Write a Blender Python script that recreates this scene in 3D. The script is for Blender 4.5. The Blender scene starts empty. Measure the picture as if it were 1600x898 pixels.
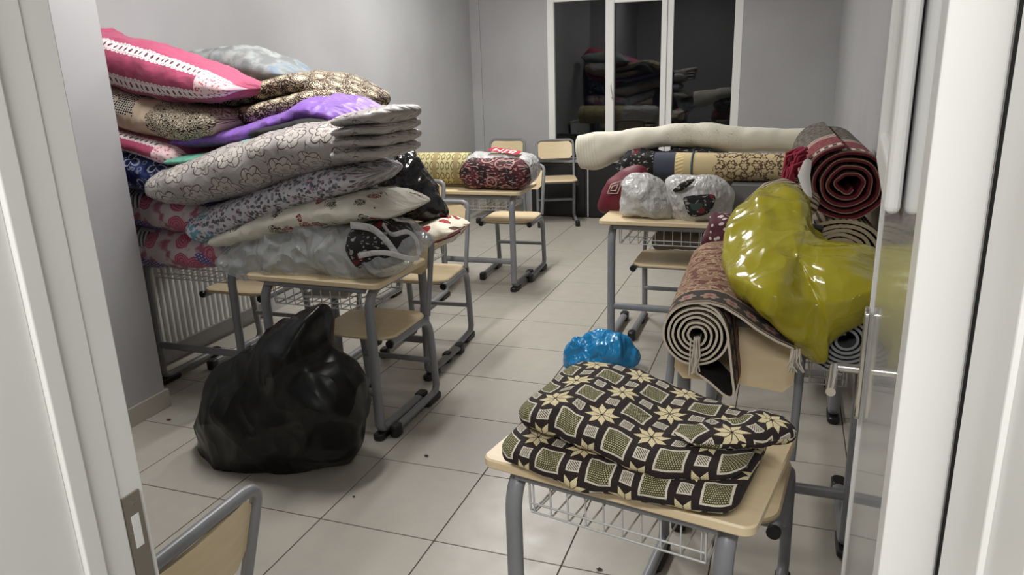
import bpy, math, random
from mathutils import Vector, Matrix, noise
V = Vector
PI = math.pi
random.seed(7)
scn = bpy.context.scene
COL = scn.collection

# ------------------------------------------------------------------ camera
F_PX = 1179.2
PITCH, ROLL, YAW = 0.287782, -0.033458, -0.351859
CAM = V((1.49187, -1.98386, 1.54655))
_fw = V((math.sin(YAW) * math.cos(PITCH), math.cos(YAW) * math.cos(PITCH), -math.sin(PITCH)))
_r0 = V((math.cos(YAW), -math.sin(YAW), 0))
_u0 = _r0.cross(_fw)
_r = _r0 * math.cos(ROLL) + _u0 * math.sin(ROLL)
_u = -_r0 * math.sin(ROLL) + _u0 * math.cos(ROLL)
cam_data = bpy.data.cameras.new('camera')
cam_data.sensor_width = 36.0
cam_data.lens = F_PX / 1600 * 36.0
cam_data.clip_start = 0.02
cam = bpy.data.objects.new('camera', cam_data)
COL.objects.link(cam)
cam.matrix_world = Matrix(((_r.x, _u.x, -_fw.x, CAM.x), (_r.y, _u.y, -_fw.y, CAM.y), (_r.z, _u.z, -_fw.z, CAM.z), (0, 0, 0, 1)))
scn.camera = cam


def ray(px, py):
    return _r * ((px - 800) / F_PX) - _u * ((py - 449) / F_PX) + _fw


def at(px, py, Y):
    d = ray(px, py)
    return CAM + d * ((Y - CAM.y) / d.y)


def atz(px, py, z):
    d = ray(px, py)
    return CAM + d * ((z - CAM.z) / d.z)


# ------------------------------------------------------------------ world, exposure
world = bpy.data.worlds.new('night')
scn.world = world
world.use_nodes = True
world.node_tree.nodes['Background'].inputs[0].default_value = (0.010, 0.012, 0.018, 1)
world.node_tree.nodes['Background'].inputs[1].default_value = 1.0
scn.view_settings.view_transform = 'Standard'
scn.view_settings.look = 'None'
scn.view_settings.gamma = 1.0
scn.view_settings.use_curve_mapping = False
scn.view_settings.exposure = 0.2

LAMP_COL = (1.0, 0.985, 0.965)


def area_light(loc, sx, sy, watts):
    l = bpy.data.lights.new('tube_light', 'AREA')
    l.shape = 'RECTANGLE'
    l.size, l.size_y = sx, sy
    l.energy = watts
    l.color = LAMP_COL
    o = bpy.data.objects.new('tube_light', l)
    COL.objects.link(o)
    o.location = loc
    return o


area_light((-0.45, 3.4, 2.80), 0.16, 1.2, 58)
area_light((-0.40, 0.8, 2.80), 0.16, 1.2, 44)
area_light((1.2, -2.6, 2.55), 1.2, 0.3, 46)

# ------------------------------------------------------------------ node expressions
NT = None


class Q:
    def __init__(s, k): s.s = k
    def __add__(a, b): return m('ADD', a, b)
    __radd__ = __add__
    def __sub__(a, b): return m('SUBTRACT', a, b)
    def __rsub__(a, b): return m('SUBTRACT', b, a)
    def __mul__(a, b): return m('MULTIPLY', a, b)
    __rmul__ = __mul__
    def __truediv__(a, b): return m('DIVIDE', a, b)
    def __lt__(a, b): return m('LESS_THAN', a, b)
    def __gt__(a, b): return m('GREATER_THAN', a, b)


def put(inp, x):
    if isinstance(x, Q):
        NT.links.new(x.s, inp)
    elif isinstance(x, tuple) and len(x) == 3 and inp.type == 'RGBA':
        inp.default_value = (*x, 1)
    else:
        inp.default_value = x


def m(op, *a):
    n = NT.nodes.new('ShaderNodeMath')
    n.operation = op
    for i, x in enumerate(a):
        put(n.inputs[i], x)
    return Q(n.outputs[0])


def fract(x): return m('FRACT', x)
def floor_(x): return m('FLOOR', x)
def ab(x): return m('ABSOLUTE', x)
def mn(a, b): return m('MINIMUM', a, b)
def mx(a, b): return m('MAXIMUM', a, b)
def sn(x): return m('SINE', x)
def ln(x, y): return m('SQRT', x * x + y * y)
def inv(x): return 1.0 - x


def sstep(a, b, x):
    n = NT.nodes.new('ShaderNodeMapRange')
    n.interpolation_type = 'SMOOTHSTEP'
    put(n.inputs[0], x)
    n.inputs[1].default_value, n.inputs[2].default_value = a, b
    return Q(n.outputs[0])


def uv(name='UVMap'):
    n = NT.nodes.new('ShaderNodeUVMap')
    n.uv_map = name
    s = NT.nodes.new('ShaderNodeSeparateXYZ')
    NT.links.new(n.outputs[0], s.inputs[0])
    return Q(s.outputs[0]), Q(s.outputs[1])


def objc():
    n = NT.nodes.new('ShaderNodeTexCoord')
    s = NT.nodes.new('ShaderNodeSeparateXYZ')
    NT.links.new(n.outputs['Object'], s.inputs[0])
    return Q(s.outputs[0]), Q(s.outputs[1]), Q(s.outputs[2])


def vec(x, y, z=0.0):
    n = NT.nodes.new('ShaderNodeCombineXYZ')
    put(n.inputs[0], x); put(n.inputs[1], y); put(n.inputs[2], z)
    return Q(n.outputs[0])


def nz(v, scale, detail=2.0, rough=.5):
    n = NT.nodes.new('ShaderNodeTexNoise')
    put(n.inputs['Vector'], v)
    n.inputs['Scale'].default_value = scale
    n.inputs['Detail'].default_value = detail
    n.inputs['Roughness'].default_value = rough
    return Q(n.outputs[0])


def vo(v, scale, feature='F1', out='Distance', rnd=1.0):
    n = NT.nodes.new('ShaderNodeTexVoronoi')
    n.feature = feature
    put(n.inputs['Vector'], v)
    n.inputs['Scale'].default_value = scale
    n.inputs['Randomness'].default_value = rnd
    return Q(n.outputs[out])


def sepx(c):
    n = NT.nodes.new('ShaderNodeSeparateXYZ')
    NT.links.new(c.s, n.inputs[0])
    return Q(n.outputs[0]), Q(n.outputs[1]), Q(n.outputs[2])


def mix(f, a, b):
    n = NT.nodes.new('ShaderNodeMix')
    n.data_type = 'RGBA'
    put(n.inputs[0], f); put(n.inputs[6], a); put(n.inputs[7], b)
    return Q(n.outputs[2])


def c8(r, g, b):
    f = lambda x: x / 255 / 12.92 if x <= 10 else ((x / 255 + .055) / 1.055) ** 2.4
    return (f(r), f(g), f(b))


def mat(name, fn=None, color=(.5, .5, .5), rough=.6, metal=0.0, spec=.5, bump=None, alpha=None, sheen=0.0, trans=0.0, coat=0.0, emit=None):
    """fn() may return a colour or a dict(color, rough, height, alpha)."""
    global NT
    M = bpy.data.materials.new(name)
    M.use_nodes = True
    NT = M.node_tree
    b = NT.nodes['Principled BSDF']
    b.inputs['Roughness'].default_value = rough
    b.inputs['Metallic'].default_value = metal
    b.inputs['Specular IOR Level'].default_value = spec
    b.inputs['Base Color'].default_value = (*color, 1)
    b.inputs['Sheen Weight'].default_value = sheen
    b.inputs['Transmission Weight'].default_value = trans
    b.inputs['Coat Weight'].default_value = coat
    if alpha is not None:
        b.inputs['Alpha'].default_value = alpha
    if emit:
        b.inputs['Emission Color'].default_value = (*emit[0], 1)
        b.inputs['Emission Strength'].default_value = emit[1]
    if fn:
        r = fn()
        if isinstance(r, Q):
            r = dict(color=r)
        if 'color' in r: put(b.inputs['Base Color'], r['color'])
        if 'rough' in r: put(b.inputs['Roughness'], r['rough'])
        if 'alpha' in r: put(b.inputs['Alpha'], r['alpha'])
        if 'height' in r:
            bn = NT.nodes.new('ShaderNodeBump')
            bn.inputs['Strength'].default_value = r.get('strength', .5)
            bn.inputs['Distance'].default_value = r.get('dist', .01)
            put(bn.inputs['Height'], r['height'])
            NT.links.new(bn.outputs[0], b.inputs['Normal'])
    return M


# ------------------------------------------------------------------ mesh helpers
class MB:
    def __init__(s):
        s.v, s.f, s.uv, s.mi, s.un = [], [], [], [], []

    def grid(s, P, U=None, W=None, closev=False, closeu=False, flip=False, mi=0, UN=None, WN=None):
        """P[i][j] points; U[i], W[j] (or U[i][j]/W[i][j]) loop uvs; with closev the last uv column is W[nv]."""
        nu, nv = len(P), len(P[0])
        o = len(s.v)
        for row in P:
            s.v += [tuple(p) for p in row]
        g = lambda A, i, j, k: 0.0 if A is None else ((A[i][j]) if isinstance(A[0], (list, tuple)) else (A[i] if k == 0 else A[j]))
        for i in range(nu if closeu else nu - 1):
            for j in range(nv if closev else nv - 1):
                q = [(i, j), (i, j + 1), (i + 1, j + 1), (i + 1, j)]
                if flip: q.reverse()
                s.f.append([o + (a % nu) * nv + (b % nv) for a, b in q])
                s.uv.append([(g(U, a, b, 0), g(W, a, b, 1)) for a, b in q])
                s.un.append([(g(UN, a, b, 0), g(WN, a, b, 1)) for a, b in q])
                s.mi.append(mi)

    def poly(s, pts, mi=0, uvs=None):
        o = len(s.v)
        s.v += [tuple(p) for p in pts]
        s.f.append(list(range(o, o + len(pts))))
        s.uv.append(uvs or [(p[0], p[1]) for p in pts])
        s.un.append([(0, 0)] * len(pts))
        s.mi.append(mi)

    def box(s, x0, x1, y0, y1, z0, z1, mi=0):
        o = len(s.v)
        s.v += [(x, y, z) for z in (z0, z1) for y in (y0, y1) for x in (x0, x1)]
        for q in ((0, 2, 3, 1), (4, 5, 7, 6), (0, 1, 5, 4), (2, 6, 7, 3), (0, 4, 6, 2), (1, 3, 7, 5)):
            s.f.append([o + k for k in q])
            ax = 0 if q in ((0, 4, 6, 2), (1, 3, 7, 5)) else (1 if q in ((0, 1, 5, 4), (2, 6, 7, 3)) else 2)
            e = [a for a in (0, 1, 2) if a != ax]
            s.uv.append([(s.v[o + k][e[0]], s.v[o + k][e[1]]) for k in q])
            s.un.append([(0, 0)] * 4)
            s.mi.append(mi)

    def tube(s, path, r, n=10, cap=True, ref=(0, 0, 1), mi=0, closed=False):
        path = [V(p) for p in path]
        rx, ry = r if isinstance(r, tuple) else (r, r)
        P, L, U = [], 0.0, []
        N = len(path)
        prev = None
        for i, p in enumerate(path):
            t = (path[(i + 1) % N] - path[i - 1]) if closed or 0 < i < N - 1 else (path[1] - path[0] if i == 0 else path[-1] - path[-2])
            t.normalize()
            if prev is None:
                a = V(ref) - t * t.dot(V(ref))
                if a.length < 1e-3:
                    a = V((1, 0, 0)) - t * t.x
            else:
                a = prev - t * t.dot(prev)
            a.normalize()
            prev = a
            b = t.cross(a)
            if i: L += (p - path[i - 1]).length
            U.append(L)
            P.append([p + a * (rx * math.cos(2 * PI * k / n)) + b * (ry * math.sin(2 * PI * k / n)) for k in range(n)])
        U.append(L)
        s.grid(P, U, [2 * PI * k / n * rx for k in range(n + 1)], closev=True, closeu=closed, mi=mi, flip=True)
        if cap and not closed:
            s.poly(P[0], mi)
            s.poly(list(reversed(P[-1])), mi)

    def build(s, name, mats, parent=None, smooth=True, angle=None, uvn=False):
        me = bpy.data.meshes.new(name)
        me.from_pydata(s.v, [], s.f)
        u = me.uv_layers.new(name='UVMap')
        flat = [c for f in s.uv for p in f for c in p]
        u.data.foreach_set('uv', flat)
        if uvn:
            u2 = me.uv_layers.new(name='UVN')
            u2.data.foreach_set('uv', [c for f in s.un for p in f for c in p])
        for M in (mats if isinstance(mats, (list, tuple)) else [mats]):
            me.materials.append(M)
        me.polygons.foreach_set('material_index', s.mi)
        me.polygons.foreach_set('use_smooth', [smooth] * len(s.f))
        me.update()
        if smooth and angle:
            me.set_sharp_from_angle(angle=math.radians(angle))
        o = bpy.data.objects.new(name, me)
        COL.objects.link(o)
        o.parent = parent
        return o


def empty(name, loc=(0, 0, 0), rz=0.0):
    o = bpy.data.objects.new(name, None)
    COL.objects.link(o)
    o.empty_display_size = .1
    o.location = loc
    o.rotation_euler = (0, 0, rz)
    return o


def tag(o, label=None, cat=None, group=None, kind=None):
    if label: o['label'] = label
    if cat: o['category'] = cat
    if group: o['group'] = group
    if kind: o['kind'] = kind
    return o


def boxo(name, b, M, parent=None, bev=0.0):
    mb = MB()
    mb.box(*b)
    o = mb.build(name, M, parent, smooth=False)
    if bev:
        md = o.modifiers.new('bevel', 'BEVEL')
        md.width = bev
        md.segments = 2
    return o


def fillet(pts, r, n=6):
    pts = [V(p) for p in pts]
    out = [pts[0]]
    for i in range(1, len(pts) - 1):
        a, b, c = pts[i - 1], pts[i], pts[i + 1]
        d1, d2 = (a - b), (c - b)
        rr = min(r if not isinstance(r, (list, tuple)) else r[i - 1], d1.length * .49, d2.length * .49)
        p1, p2 = b + d1.normalized() * rr, b + d2.normalized() * rr
        for k in range(n + 1):
            t = k / n
            out.append(p1 * (1 - t) ** 2 + b * (2 * t * (1 - t)) + p2 * t * t)
    out.append(pts[-1])
    return out


def rslab(mb, w, d, z0, z1, r, bev=.003, n=5, mi=0, cx=0, cy=0, bow=0.0):
    def ring(ins, z):
        P = []
        for sx, sy, a0 in ((1, 1, 0), (-1, 1, PI / 2), (-1, -1, PI), (1, -1, 3 * PI / 2)):
            for k in range(n + 1):
                a = a0 + PI / 2 * k / n
                P.append(V((cx + sx * (w / 2 - r) + (r - ins) * math.cos(a), cy + sy * (d / 2 - r) + (r - ins) * math.sin(a), z)))
        return P
    rs = [ring(bev, z0), ring(0, z0 + bev), ring(0, z1 - bev), ring(bev, z1)]
    mb.grid(rs, closev=True, mi=mi, flip=True, U=[[p.x for p in q] + [q[0].x] for q in rs] + [], W=[[p.y + p.z for p in q] + [q[0].y] for q in rs])
    mb.poly(list(reversed(rs[0])), mi)
    mb.poly(rs[-1], mi)


def copy_tree(o, parent=None):
    c = o.copy()
    COL.objects.link(c)
    c.parent = parent
    for ch in o.children:
        copy_tree(ch, c)
    return c


def cr(A, t):
    """Catmull-Rom through list A (floats or Vectors), t in 0..1"""
    n = len(A) - 1
    x = min(max(t * n, 0), n - 1e-6)
    i = int(x)
    f = x - i
    p1, p2 = A[i], A[i + 1]
    p0 = A[i - 1] if i > 0 else p1 * 2 - p2
    p3 = A[i + 2] if i + 2 <= n else p2 * 2 - p1
    return (p1 * 2 + (p2 - p0) * f + (p0 * 2 - p1 * 5 + p2 * 4 - p3) * f * f + (p1 * 3 - p0 - p2 * 3 + p3) * f ** 3) * .5


def sp(a, e):
    return math.copysign(abs(a) ** e, a)


def crease(p, sc, seed):
    q = V(p) * (sc * .42) + V((seed * 3.1, seed * 1.7, seed * .9))
    w = q * .8
    q = q + V((noise.noise(w), noise.noise(w + V((31.4, 7.7, 2.2))), noise.noise(w + V((5.5, 19.3, 44.1))))) * .45
    return max(0.0, 1.0 - abs(noise.noise(q)) * 2.6)


def slab3(mb, C, Hh, Hd, D=V((0, 1, 0)), ex=2.6, wr=.004, wsc=9.0, nu=60, nv=44, endr=.10, crum=.009, csc=20.0, seed=1, pleat=None, mi=0, endmin=.02, exd=None):
    """a soft bolster: centre line C, half thickness Hh, half depth Hd (lists at equal steps), depth axis D"""
    D = V(D).normalized()
    ts = []
    for i in range(nu + 1):
        t = i / nu
        ts.append(t * t * (3 - 2 * t) * .5 + t * .5)
    cs = [cr(C, t) for t in ts]
    P, L = [], [0.0]
    for i in range(1, nu + 1):
        L.append(L[-1] + (cs[i] - cs[i - 1]).length)
    tot = L[-1]
    exd = exd or ex
    Wt = []
    for i, t in enumerate(ts):
        tan = (cs[min(i + 1, nu)] - cs[max(i - 1, 0)]).normalized()
        Nn = tan.cross(D)
        if Nn.z < 0: Nn = -Nn
        Nn.normalize()
        e = min(L[i], tot - L[i]) / max(endr, 1e-4)
        k = 1.0 if e >= 1 else math.sqrt(max(0, 1 - (1 - e) ** 2))
        k = max(k, endmin)
        h, hd = cr(Hh, t) * k, cr(Hd, t) * (k * .35 + .65 if k > .05 else k * 6)
        hd = min(hd, cr(Hd, t))
        per = PI * math.sqrt((h * h + hd * hd) * 2) * .5 * 1.1
        row, wrow = [], []
        for j in range(nv):
            th = -PI + 2 * PI * j / nv
            a, b = -math.cos(th), math.sin(th)
            off = D * (hd * sp(a, 2 / exd)) + Nn * (h * sp(b, 2 / ex))
            p = cs[i] + off
            dr = off.normalized() if off.length > 1e-5 else Nn
            q = p * wsc + V((seed * 7.3, seed * 2.9, 0))
            dsp = wr * (noise.noise(q) + .5 * noise.noise(q * 2.3)) * k
            if crum:
                dsp += crum * (crease(p, csc, seed) - .5 + .4 * (crease(p, csc * 2.1, seed + 3) - .5)) * k
            if pleat:
                dsp += pleat(t, th) * k
            row.append(p + dr * dsp)
        acc = [0.0]
        for j in range(1, nv + 1):
            acc.append(acc[-1] + (row[j % nv] - row[j - 1]).length)
        wrow = [q_ - acc[nv // 2] for q_ in acc]
        P.append(row)
        Wt.append(wrow)
    UN = [[t] * (nv + 1) for t in ts]
    WN = [[-1 + 2 * j / nv for j in range(nv + 1)] for t in ts]
    UU = [[l] * (nv + 1) for l in L]
    mb.grid(P, UU, Wt, closev=True, UN=UN, WN=WN, mi=mi, flip=True)
    mb.poly(P[0], mi); mb.poly(list(reversed(P[-1])), mi)


def soft(name, st, Y, hd, M, label=None, cat=None, group=None, parent=None, **k):
    """stations (px, py_top, py_bottom[, dY]) seen on the plane Y"""
    C, H = [], []
    for s in st:
        y = Y + (s[3] if len(s) > 3 else 0)
        T, B = at(s[0], s[1], y), at(s[0], s[2], y)
        c_ = (T + B) / 2
        c_.x = max(c_.x, -1.66)
        C.append(c_)
        H.append((T - B).length / 2)
    # resample so stations are evenly spaced
    mb = MB()
    Hd = hd if isinstance(hd, list) else [hd] * len(C)
    slab3(mb, C, H, Hd, **k)
    o = mb.build(name, M, parent, uvn=True)
    if label: tag(o, label, cat, group)
    return o


def puff(name, outline, Y, tf, tb, M, label=None, cat=None, group=None, parent=None, center=None, n=72, rings=22, crum=.01, csc=8.0, wr=.01, wsc=5.0, seed=1, pw=2.2, knot=None, floor_z=None, flare=0.0, back=1.0, view=(0, -1, 0)):
    """inflated bag: star-shaped outline (pixels) on plane Y, bulging tf toward the viewer and tb behind"""
    W = [at(q[0], q[1], q[2] if len(q) > 2 else Y) for q in outline]
    Cn = at(*center, Y) if center else sum(W, V()) / len(W)
    N = len(W)
    B = []
    for k in range(n):
        t = k / n * N
        i = int(t); f = t - i
        p0, p1, p2, p3 = W[(i - 1) % N], W[i % N], W[(i + 1) % N], W[(i + 2) % N]
        B.append((p1 * 2 + (p2 - p0) * f + (p0 * 2 - p1 * 5 + p2 * 4 - p3) * f * f + (p1 * 3 - p0 - p2 * 3 + p3) * f ** 3) * .5)
    kn = at(knot[0], knot[1], knot[2] if len(knot) > 2 else Y) if knot else None
    view = V(view).normalized()
    P = []
    R = [math.sin(PI / 2 * i / rings) for i in range(rings + 1)]
    seq = [(r, 1) for r in R] + [(r, -1) for r in reversed(R[:-1])]
    for r, sgn in seq:
        row = []
        for k in range(n):
            d = (B[k] - Cn)
            th = (tf if sgn > 0 else tb) * max(0, 1 - r ** pw) ** .5
            p = Cn + d * (r if sgn > 0 or back == 1.0 else r * back + (1 - back) * r ** 6) + view * (th * sgn)
            nn = (d * (r / max(d.length, 1e-4)) + view * (sgn * math.sqrt(max(0, 1 - r * r)))).normalized()
            q = p * wsc + V((seed * 5.1, seed, 0))
            e = crum * (crease(p, csc, seed) - .5 + .45 * (crease(p, csc * 2.2, seed + 5) - .5)) + wr * noise.noise(q)
            if kn is not None:
                w = p - kn
                a = math.atan2(w.z, math.hypot(w.x, w.y) * (1 if w.x < 0 else -1))
                ds = w.length
                e += .020 * math.sin(a * 15 + 3 * noise.noise(q)) * math.exp(-ds * 5) * min(1, ds * 14)
            p = p + nn * (e * (0.3 if r < .02 else 1))
            if floor_z is not None and p.z < floor_z:
                p.z = floor_z + .001 * random.random()
            row.append(p)
        P.append(row)
    mb = MB()
    U = [[B[k % n].x if False else (P[i][k % n].x) for k in range(n + 1)] for i in range(len(P))]
    Wv = [[P[i][k % n].z for k in range(n + 1)] for i in range(len(P))]
    mb.grid(P, U, Wv, closev=True, flip=True)
    mb.poly(P[0]); mb.poly(list(reversed(P[-1])))
    o = mb.build(name, M, parent)
    if label: tag(o, label, cat, group)
    return o


def spiral(r0, r1, turns, a0, cw=1, sx=1.0, sz=1.0, n=34, wob=0.0, seed=0):
    """2D spiral from inside outwards ending at angle a0 (0 = right, PI/2 = top)"""
    T = int(turns * n)
    out = []
    for i in range(T + 1):
        t = i / T
        a = a0 - cw * (1 - t) * turns * 2 * PI
        r = r0 + (r1 - r0) * t + wob * noise.noise(V((math.cos(a) * 1.5, math.sin(a) * 1.5 + seed, t * turns * .8)))
        out.append((r * math.cos(a) * sx, r * math.sin(a) * sz))
    return out


def carpet(mb, path, O, ax, length, th, m=10, sag=None, rx=None, taper=None, mis=(0, 1, 2), v0=0.0, shear=None):
    """a thick sheet whose section is the 2D path (right, up), extruded from O along ax"""
    ax = V(ax).normalized()
    up = V((0, 0, 1)) - ax * ax.z
    up.normalize()
    rt = rx or ax.cross(up)
    if rt.x < 0: rt = -rt
    pts = [V((a, b)) for a, b in path]
    N = len(pts)
    A, Bv = [], []
    Ls = [0.0]
    for i in range(1, N): Ls.append(Ls[-1] + (pts[i] - pts[i - 1]).length)
    for i in range(N):
        t = pts[min(i + 1, N - 1)] - pts[max(i - 1, 0)]
        t.normalize()
        nn = V((-t.y, t.x))
        A.append(pts[i] + nn * th / 2)
        Bv.append(pts[i] - nn * th / 2)
    def w(p, k, i):
        s = k / m * length
        f = taper(k / m) if taper else 1.0
        q = O + ax * (s + (shear(Ls[i]) * (1 - k / m) if shear else 0)) + rt * (p.x * f) + up * (p.y * f)
        if sag: q = q + sag(s, p)
        return q
    PA = [[w(A[i], k, i) for k in range(m + 1)] for i in range(N)]
    PB = [[w(Bv[i], k, i) for k in range(m + 1)] for i in range(N)]
    L2 = [v0 + l for l in Ls]
    ax_w = [k / m * length for k in range(m + 1)]
    mb.grid(PA, [[ax_w[k] for k in range(m + 1)] for i in range(N)], [[L2[i]] * (m + 1) for i in range(N)], mi=mis[0])
    mb.grid(PB, [[ax_w[k] for k in range(m + 1)] for i in range(N)], [[L2[i]] * (m + 1) for i in range(N)], mi=mis[1], flip=True)
    for k, fl in ((0, False), (m, True)):
        mb.grid([[PA[i][k], PB[i][k]] for i in range(N)], [[l, l] for l in L2], [[0, .01]] * N, mi=mis[2], flip=not fl)
    for i, fl in ((0, True), (N - 1, False)):
        mb.grid([PA[i], PB[i]], mi=mis[2], flip=fl)

# ------------------------------------------------------------------ plain materials
def m_wall():
    x, y, z = objc()
    n = nz(vec(x, y, z), 1.3, 4)
    s = nz(vec(x, y, z), 9, 3)
    f = sstep(.35, .75, n)
    return dict(color=mix(f, c8(175, 175, 176), c8(165, 164, 166)), rough=.42, height=s, strength=.06, dist=.004)


def m_tile():
    x, y, z = objc()
    n = NT.nodes.new('ShaderNodeObjectInfo')
    r = Q(n.outputs['Random'])
    a = nz(vec(x + r * 7.0, y, z), 5, 5)
    d = nz(vec(x + r * 3.0, y + r, z), 38, 3)
    col = mix(a, c8(180, 175, 164), c8(166, 161, 150))
    col = mix(sstep(.66, .74, d) * .35, col, c8(140, 132, 120))
    return dict(color=col, rough=.28 + a * .22)


def m_wood():
    x, y, z = objc()
    a = nz(vec(x * 3.0, y * 24.0, z * 24.0), 2.0, 4)
    return dict(color=mix(a, c8(234, 216, 180), c8(216, 193, 153)), rough=.38)


def m_pane():
    pass


WALL = mat('wall_paint', m_wall)
TILE = mat('floor_tile', m_tile, spec=.5)
GROUT = mat('grout', color=c8(92, 86, 78), rough=.9)
WHITE = mat('white_pvc', lambda: dict(color=mix(nz(vec(*objc()), 6, 3), c8(240, 240, 237), c8(232, 232, 227))), rough=.32)
DOORFACE = mat('door_gloss', color=c8(205, 206, 208), rough=.11, spec=.6, coat=.4)
CEIL = mat('ceiling_paint', color=c8(222, 222, 220), rough=.8)
STEEL = mat('grey_enamel', lambda: dict(color=mix(nz(vec(*objc()), 14, 3), c8(142, 144, 147), c8(124, 126, 130))), rough=.36, spec=.5)
DSTEEL = mat('dark_grey_enamel', lambda: dict(color=mix(nz(vec(*objc()), 14, 3), c8(112, 116, 120), c8(96, 100, 104))), rough=.4)
CAP = mat('black_plastic', color=c8(24, 24, 25), rough=.42)
WOOD = mat('beech_laminate', m_wood)
WIRE = mat('basket_wire', color=c8(214, 216, 216), rough=.3, metal=.3)
CHROME = mat('chrome', color=c8(215, 212, 205), rough=.16, metal=1.0)
BRASS = mat('strike_steel', color=c8(168, 160, 148), rough=.38, metal=.8)
SKIRT = mat('skirting_tile', lambda: dict(color=mix(nz(vec(*objc()), 7, 4), c8(182, 176, 164), c8(166, 160, 149))), rough=.4)
BLACKP = mat('black_panel', color=c8(20, 20, 22), rough=.5)
GREYTOP = mat('grey_laminate', color=c8(150, 150, 148), rough=.5)
RADI = mat('radiator_enamel', color=c8(222, 222, 218), rough=.35)
LAMPM = mat('lamp_diffuser', color=(.9, .9, .9), emit=((1.0, .97, .92), 6.0))
NIGHT = mat('night_wall', color=c8(60, 62, 66), rough=.9)


def glass_mat():
    global NT
    M = bpy.data.materials.new('window_glass')
    M.use_nodes = True
    NT = M.node_tree
    NT.nodes.clear()
    out = NT.nodes.new('ShaderNodeOutputMaterial')
    g = NT.nodes.new('ShaderNodeBsdfGlossy'); g.inputs['Roughness'].default_value = .015
    t = NT.nodes.new('ShaderNodeBsdfTransparent'); t.inputs[0].default_value = (.86, .9, .9, 1)
    f = NT.nodes.new('ShaderNodeFresnel'); f.inputs[0].default_value = 1.65
    mx_ = NT.nodes.new('ShaderNodeMixShader')
    NT.links.new(f.outputs[0], mx_.inputs[0]); NT.links.new(t.outputs[0], mx_.inputs[1]); NT.links.new(g.outputs[0], mx_.inputs[2])
    NT.links.new(mx_.outputs[0], out.inputs[0])
    return M


GLASS = glass_mat()

# ------------------------------------------------------------------ room shell
X0, X1, Y0, Y1, H = -1.69, 1.87, -1.333, 5.70, 2.85
fl = boxo('floor', (X0 - .1, X1 + .1, Y0 - .15, Y1 + .1, -.08, -.004), GROUT); tag(fl, kind='structure')
T = .45
tmb = MB()
rslab(tmb, 1, 1, -.008, 0, .004, .0015, 2)
tmesh = None
G = .0022
for i in range(-4, 5):
    for j in range(-4, 13):
        xa, xb = max(i * T + G, X0), min((i + 1) * T - G, X1)
        ya, yb = max(j * T + G, Y0 - .1), min((j + 1) * T - G, Y1)
        if xb - xa < .02 or yb - ya < .02: continue
        if tmesh is None:
            o = tmb.build('tile', TILE, fl, smooth=False); tmesh = o.data
        else:
            o = bpy.data.objects.new('tile', tmesh); COL.objects.link(o); o.parent = fl
        o.location = ((xa + xb) / 2, (ya + yb) / 2, -.0003 * random.random())
        o.scale = (xb - xa, yb - ya, 1)

WX0, WX1, WZ0, WZ1 = -.86, 1.035, .53, 2.18
def struct(name, b, M, **k):
    o = boxo(name, b, M, **k); tag(o, kind='structure'); return o
struct('wall_left', (X0 - .12, X0, Y0, Y1 + .12, 0, H), WALL)
struct('wall_left_pier', (X0, -1.27, Y0, .605, 0, H), WALL)
struct('wall_right', (X1, X1 + .12, Y0, Y1 + .12, 0, H), WALL)
wb = MB()
wb.box(X0, WX0, Y1, Y1 + .22, 0, H); wb.box(WX1, X1, Y1, Y1 + .22, 0, H)
wb.box(WX0, WX1, Y1, Y1 + .22, 0, WZ0); wb.box(WX0, WX1, Y1, Y1 + .22, WZ1, H)
tag(wb.build('wall_back', WALL, smooth=False), kind='structure')
struct('trim_1', (X0, -1.585, Y1 - .02, Y1, 0, H), WALL)
JL, JR, JT = .735, 1.635, 2.12
wf = MB()
wf.box(X0 - .12, JL - .09, Y0 - .20, Y0, 0, H); wf.box(JR + .12, X1 + .12, Y0 - .19, Y0 - .03, 0, H)
wf.box(JL - .09, JR + .12, Y0 - .19, Y0 - .03, JT + .06, H)
tag(wf.build('wall_front', WALL, smooth=False), kind='structure')
struct('ceiling', (X0 - .12, X1 + .12, Y0 - .1, Y1 + .22, H, H + .1), CEIL)
# corridor behind the viewer
struct('floor_corridor', (-1.5, 3.2, -4.0, Y0 - .15, -.08, -.001), SKIRT)
struct('ceiling_corridor', (-1.5, 3.2, -4.0, Y0 - .1, 2.62, 2.7), CEIL)
struct('wall_corridor', (-1.5, 3.2, -4.1, -4.0, 0, 2.7), WALL)
struct('wall_corridor_left', (-1.6, -1.5, -4.1, Y0 - .2, 0, 2.7), WALL)
struct('wall_corridor_right', (3.2, 3.3, -4.1, Y0 - .1, 0, 2.7), WALL)
# skirting
struct('baseboard_pier', (-1.27, -1.256, Y0, .619, 0, .09), SKIRT, bev=.002)
struct('baseboard_pier_end', (X0, -1.27, .605, .619, 0, .09), SKIRT, bev=.002)
struct('baseboard_right', (X1 - .014, X1, Y0, Y1, 0, .09), SKIRT, bev=.002)
struct('baseboard_back', (X0, X1, Y1 - .034, Y1 - .02, 0, .09), SKIRT, bev=.002)

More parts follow.
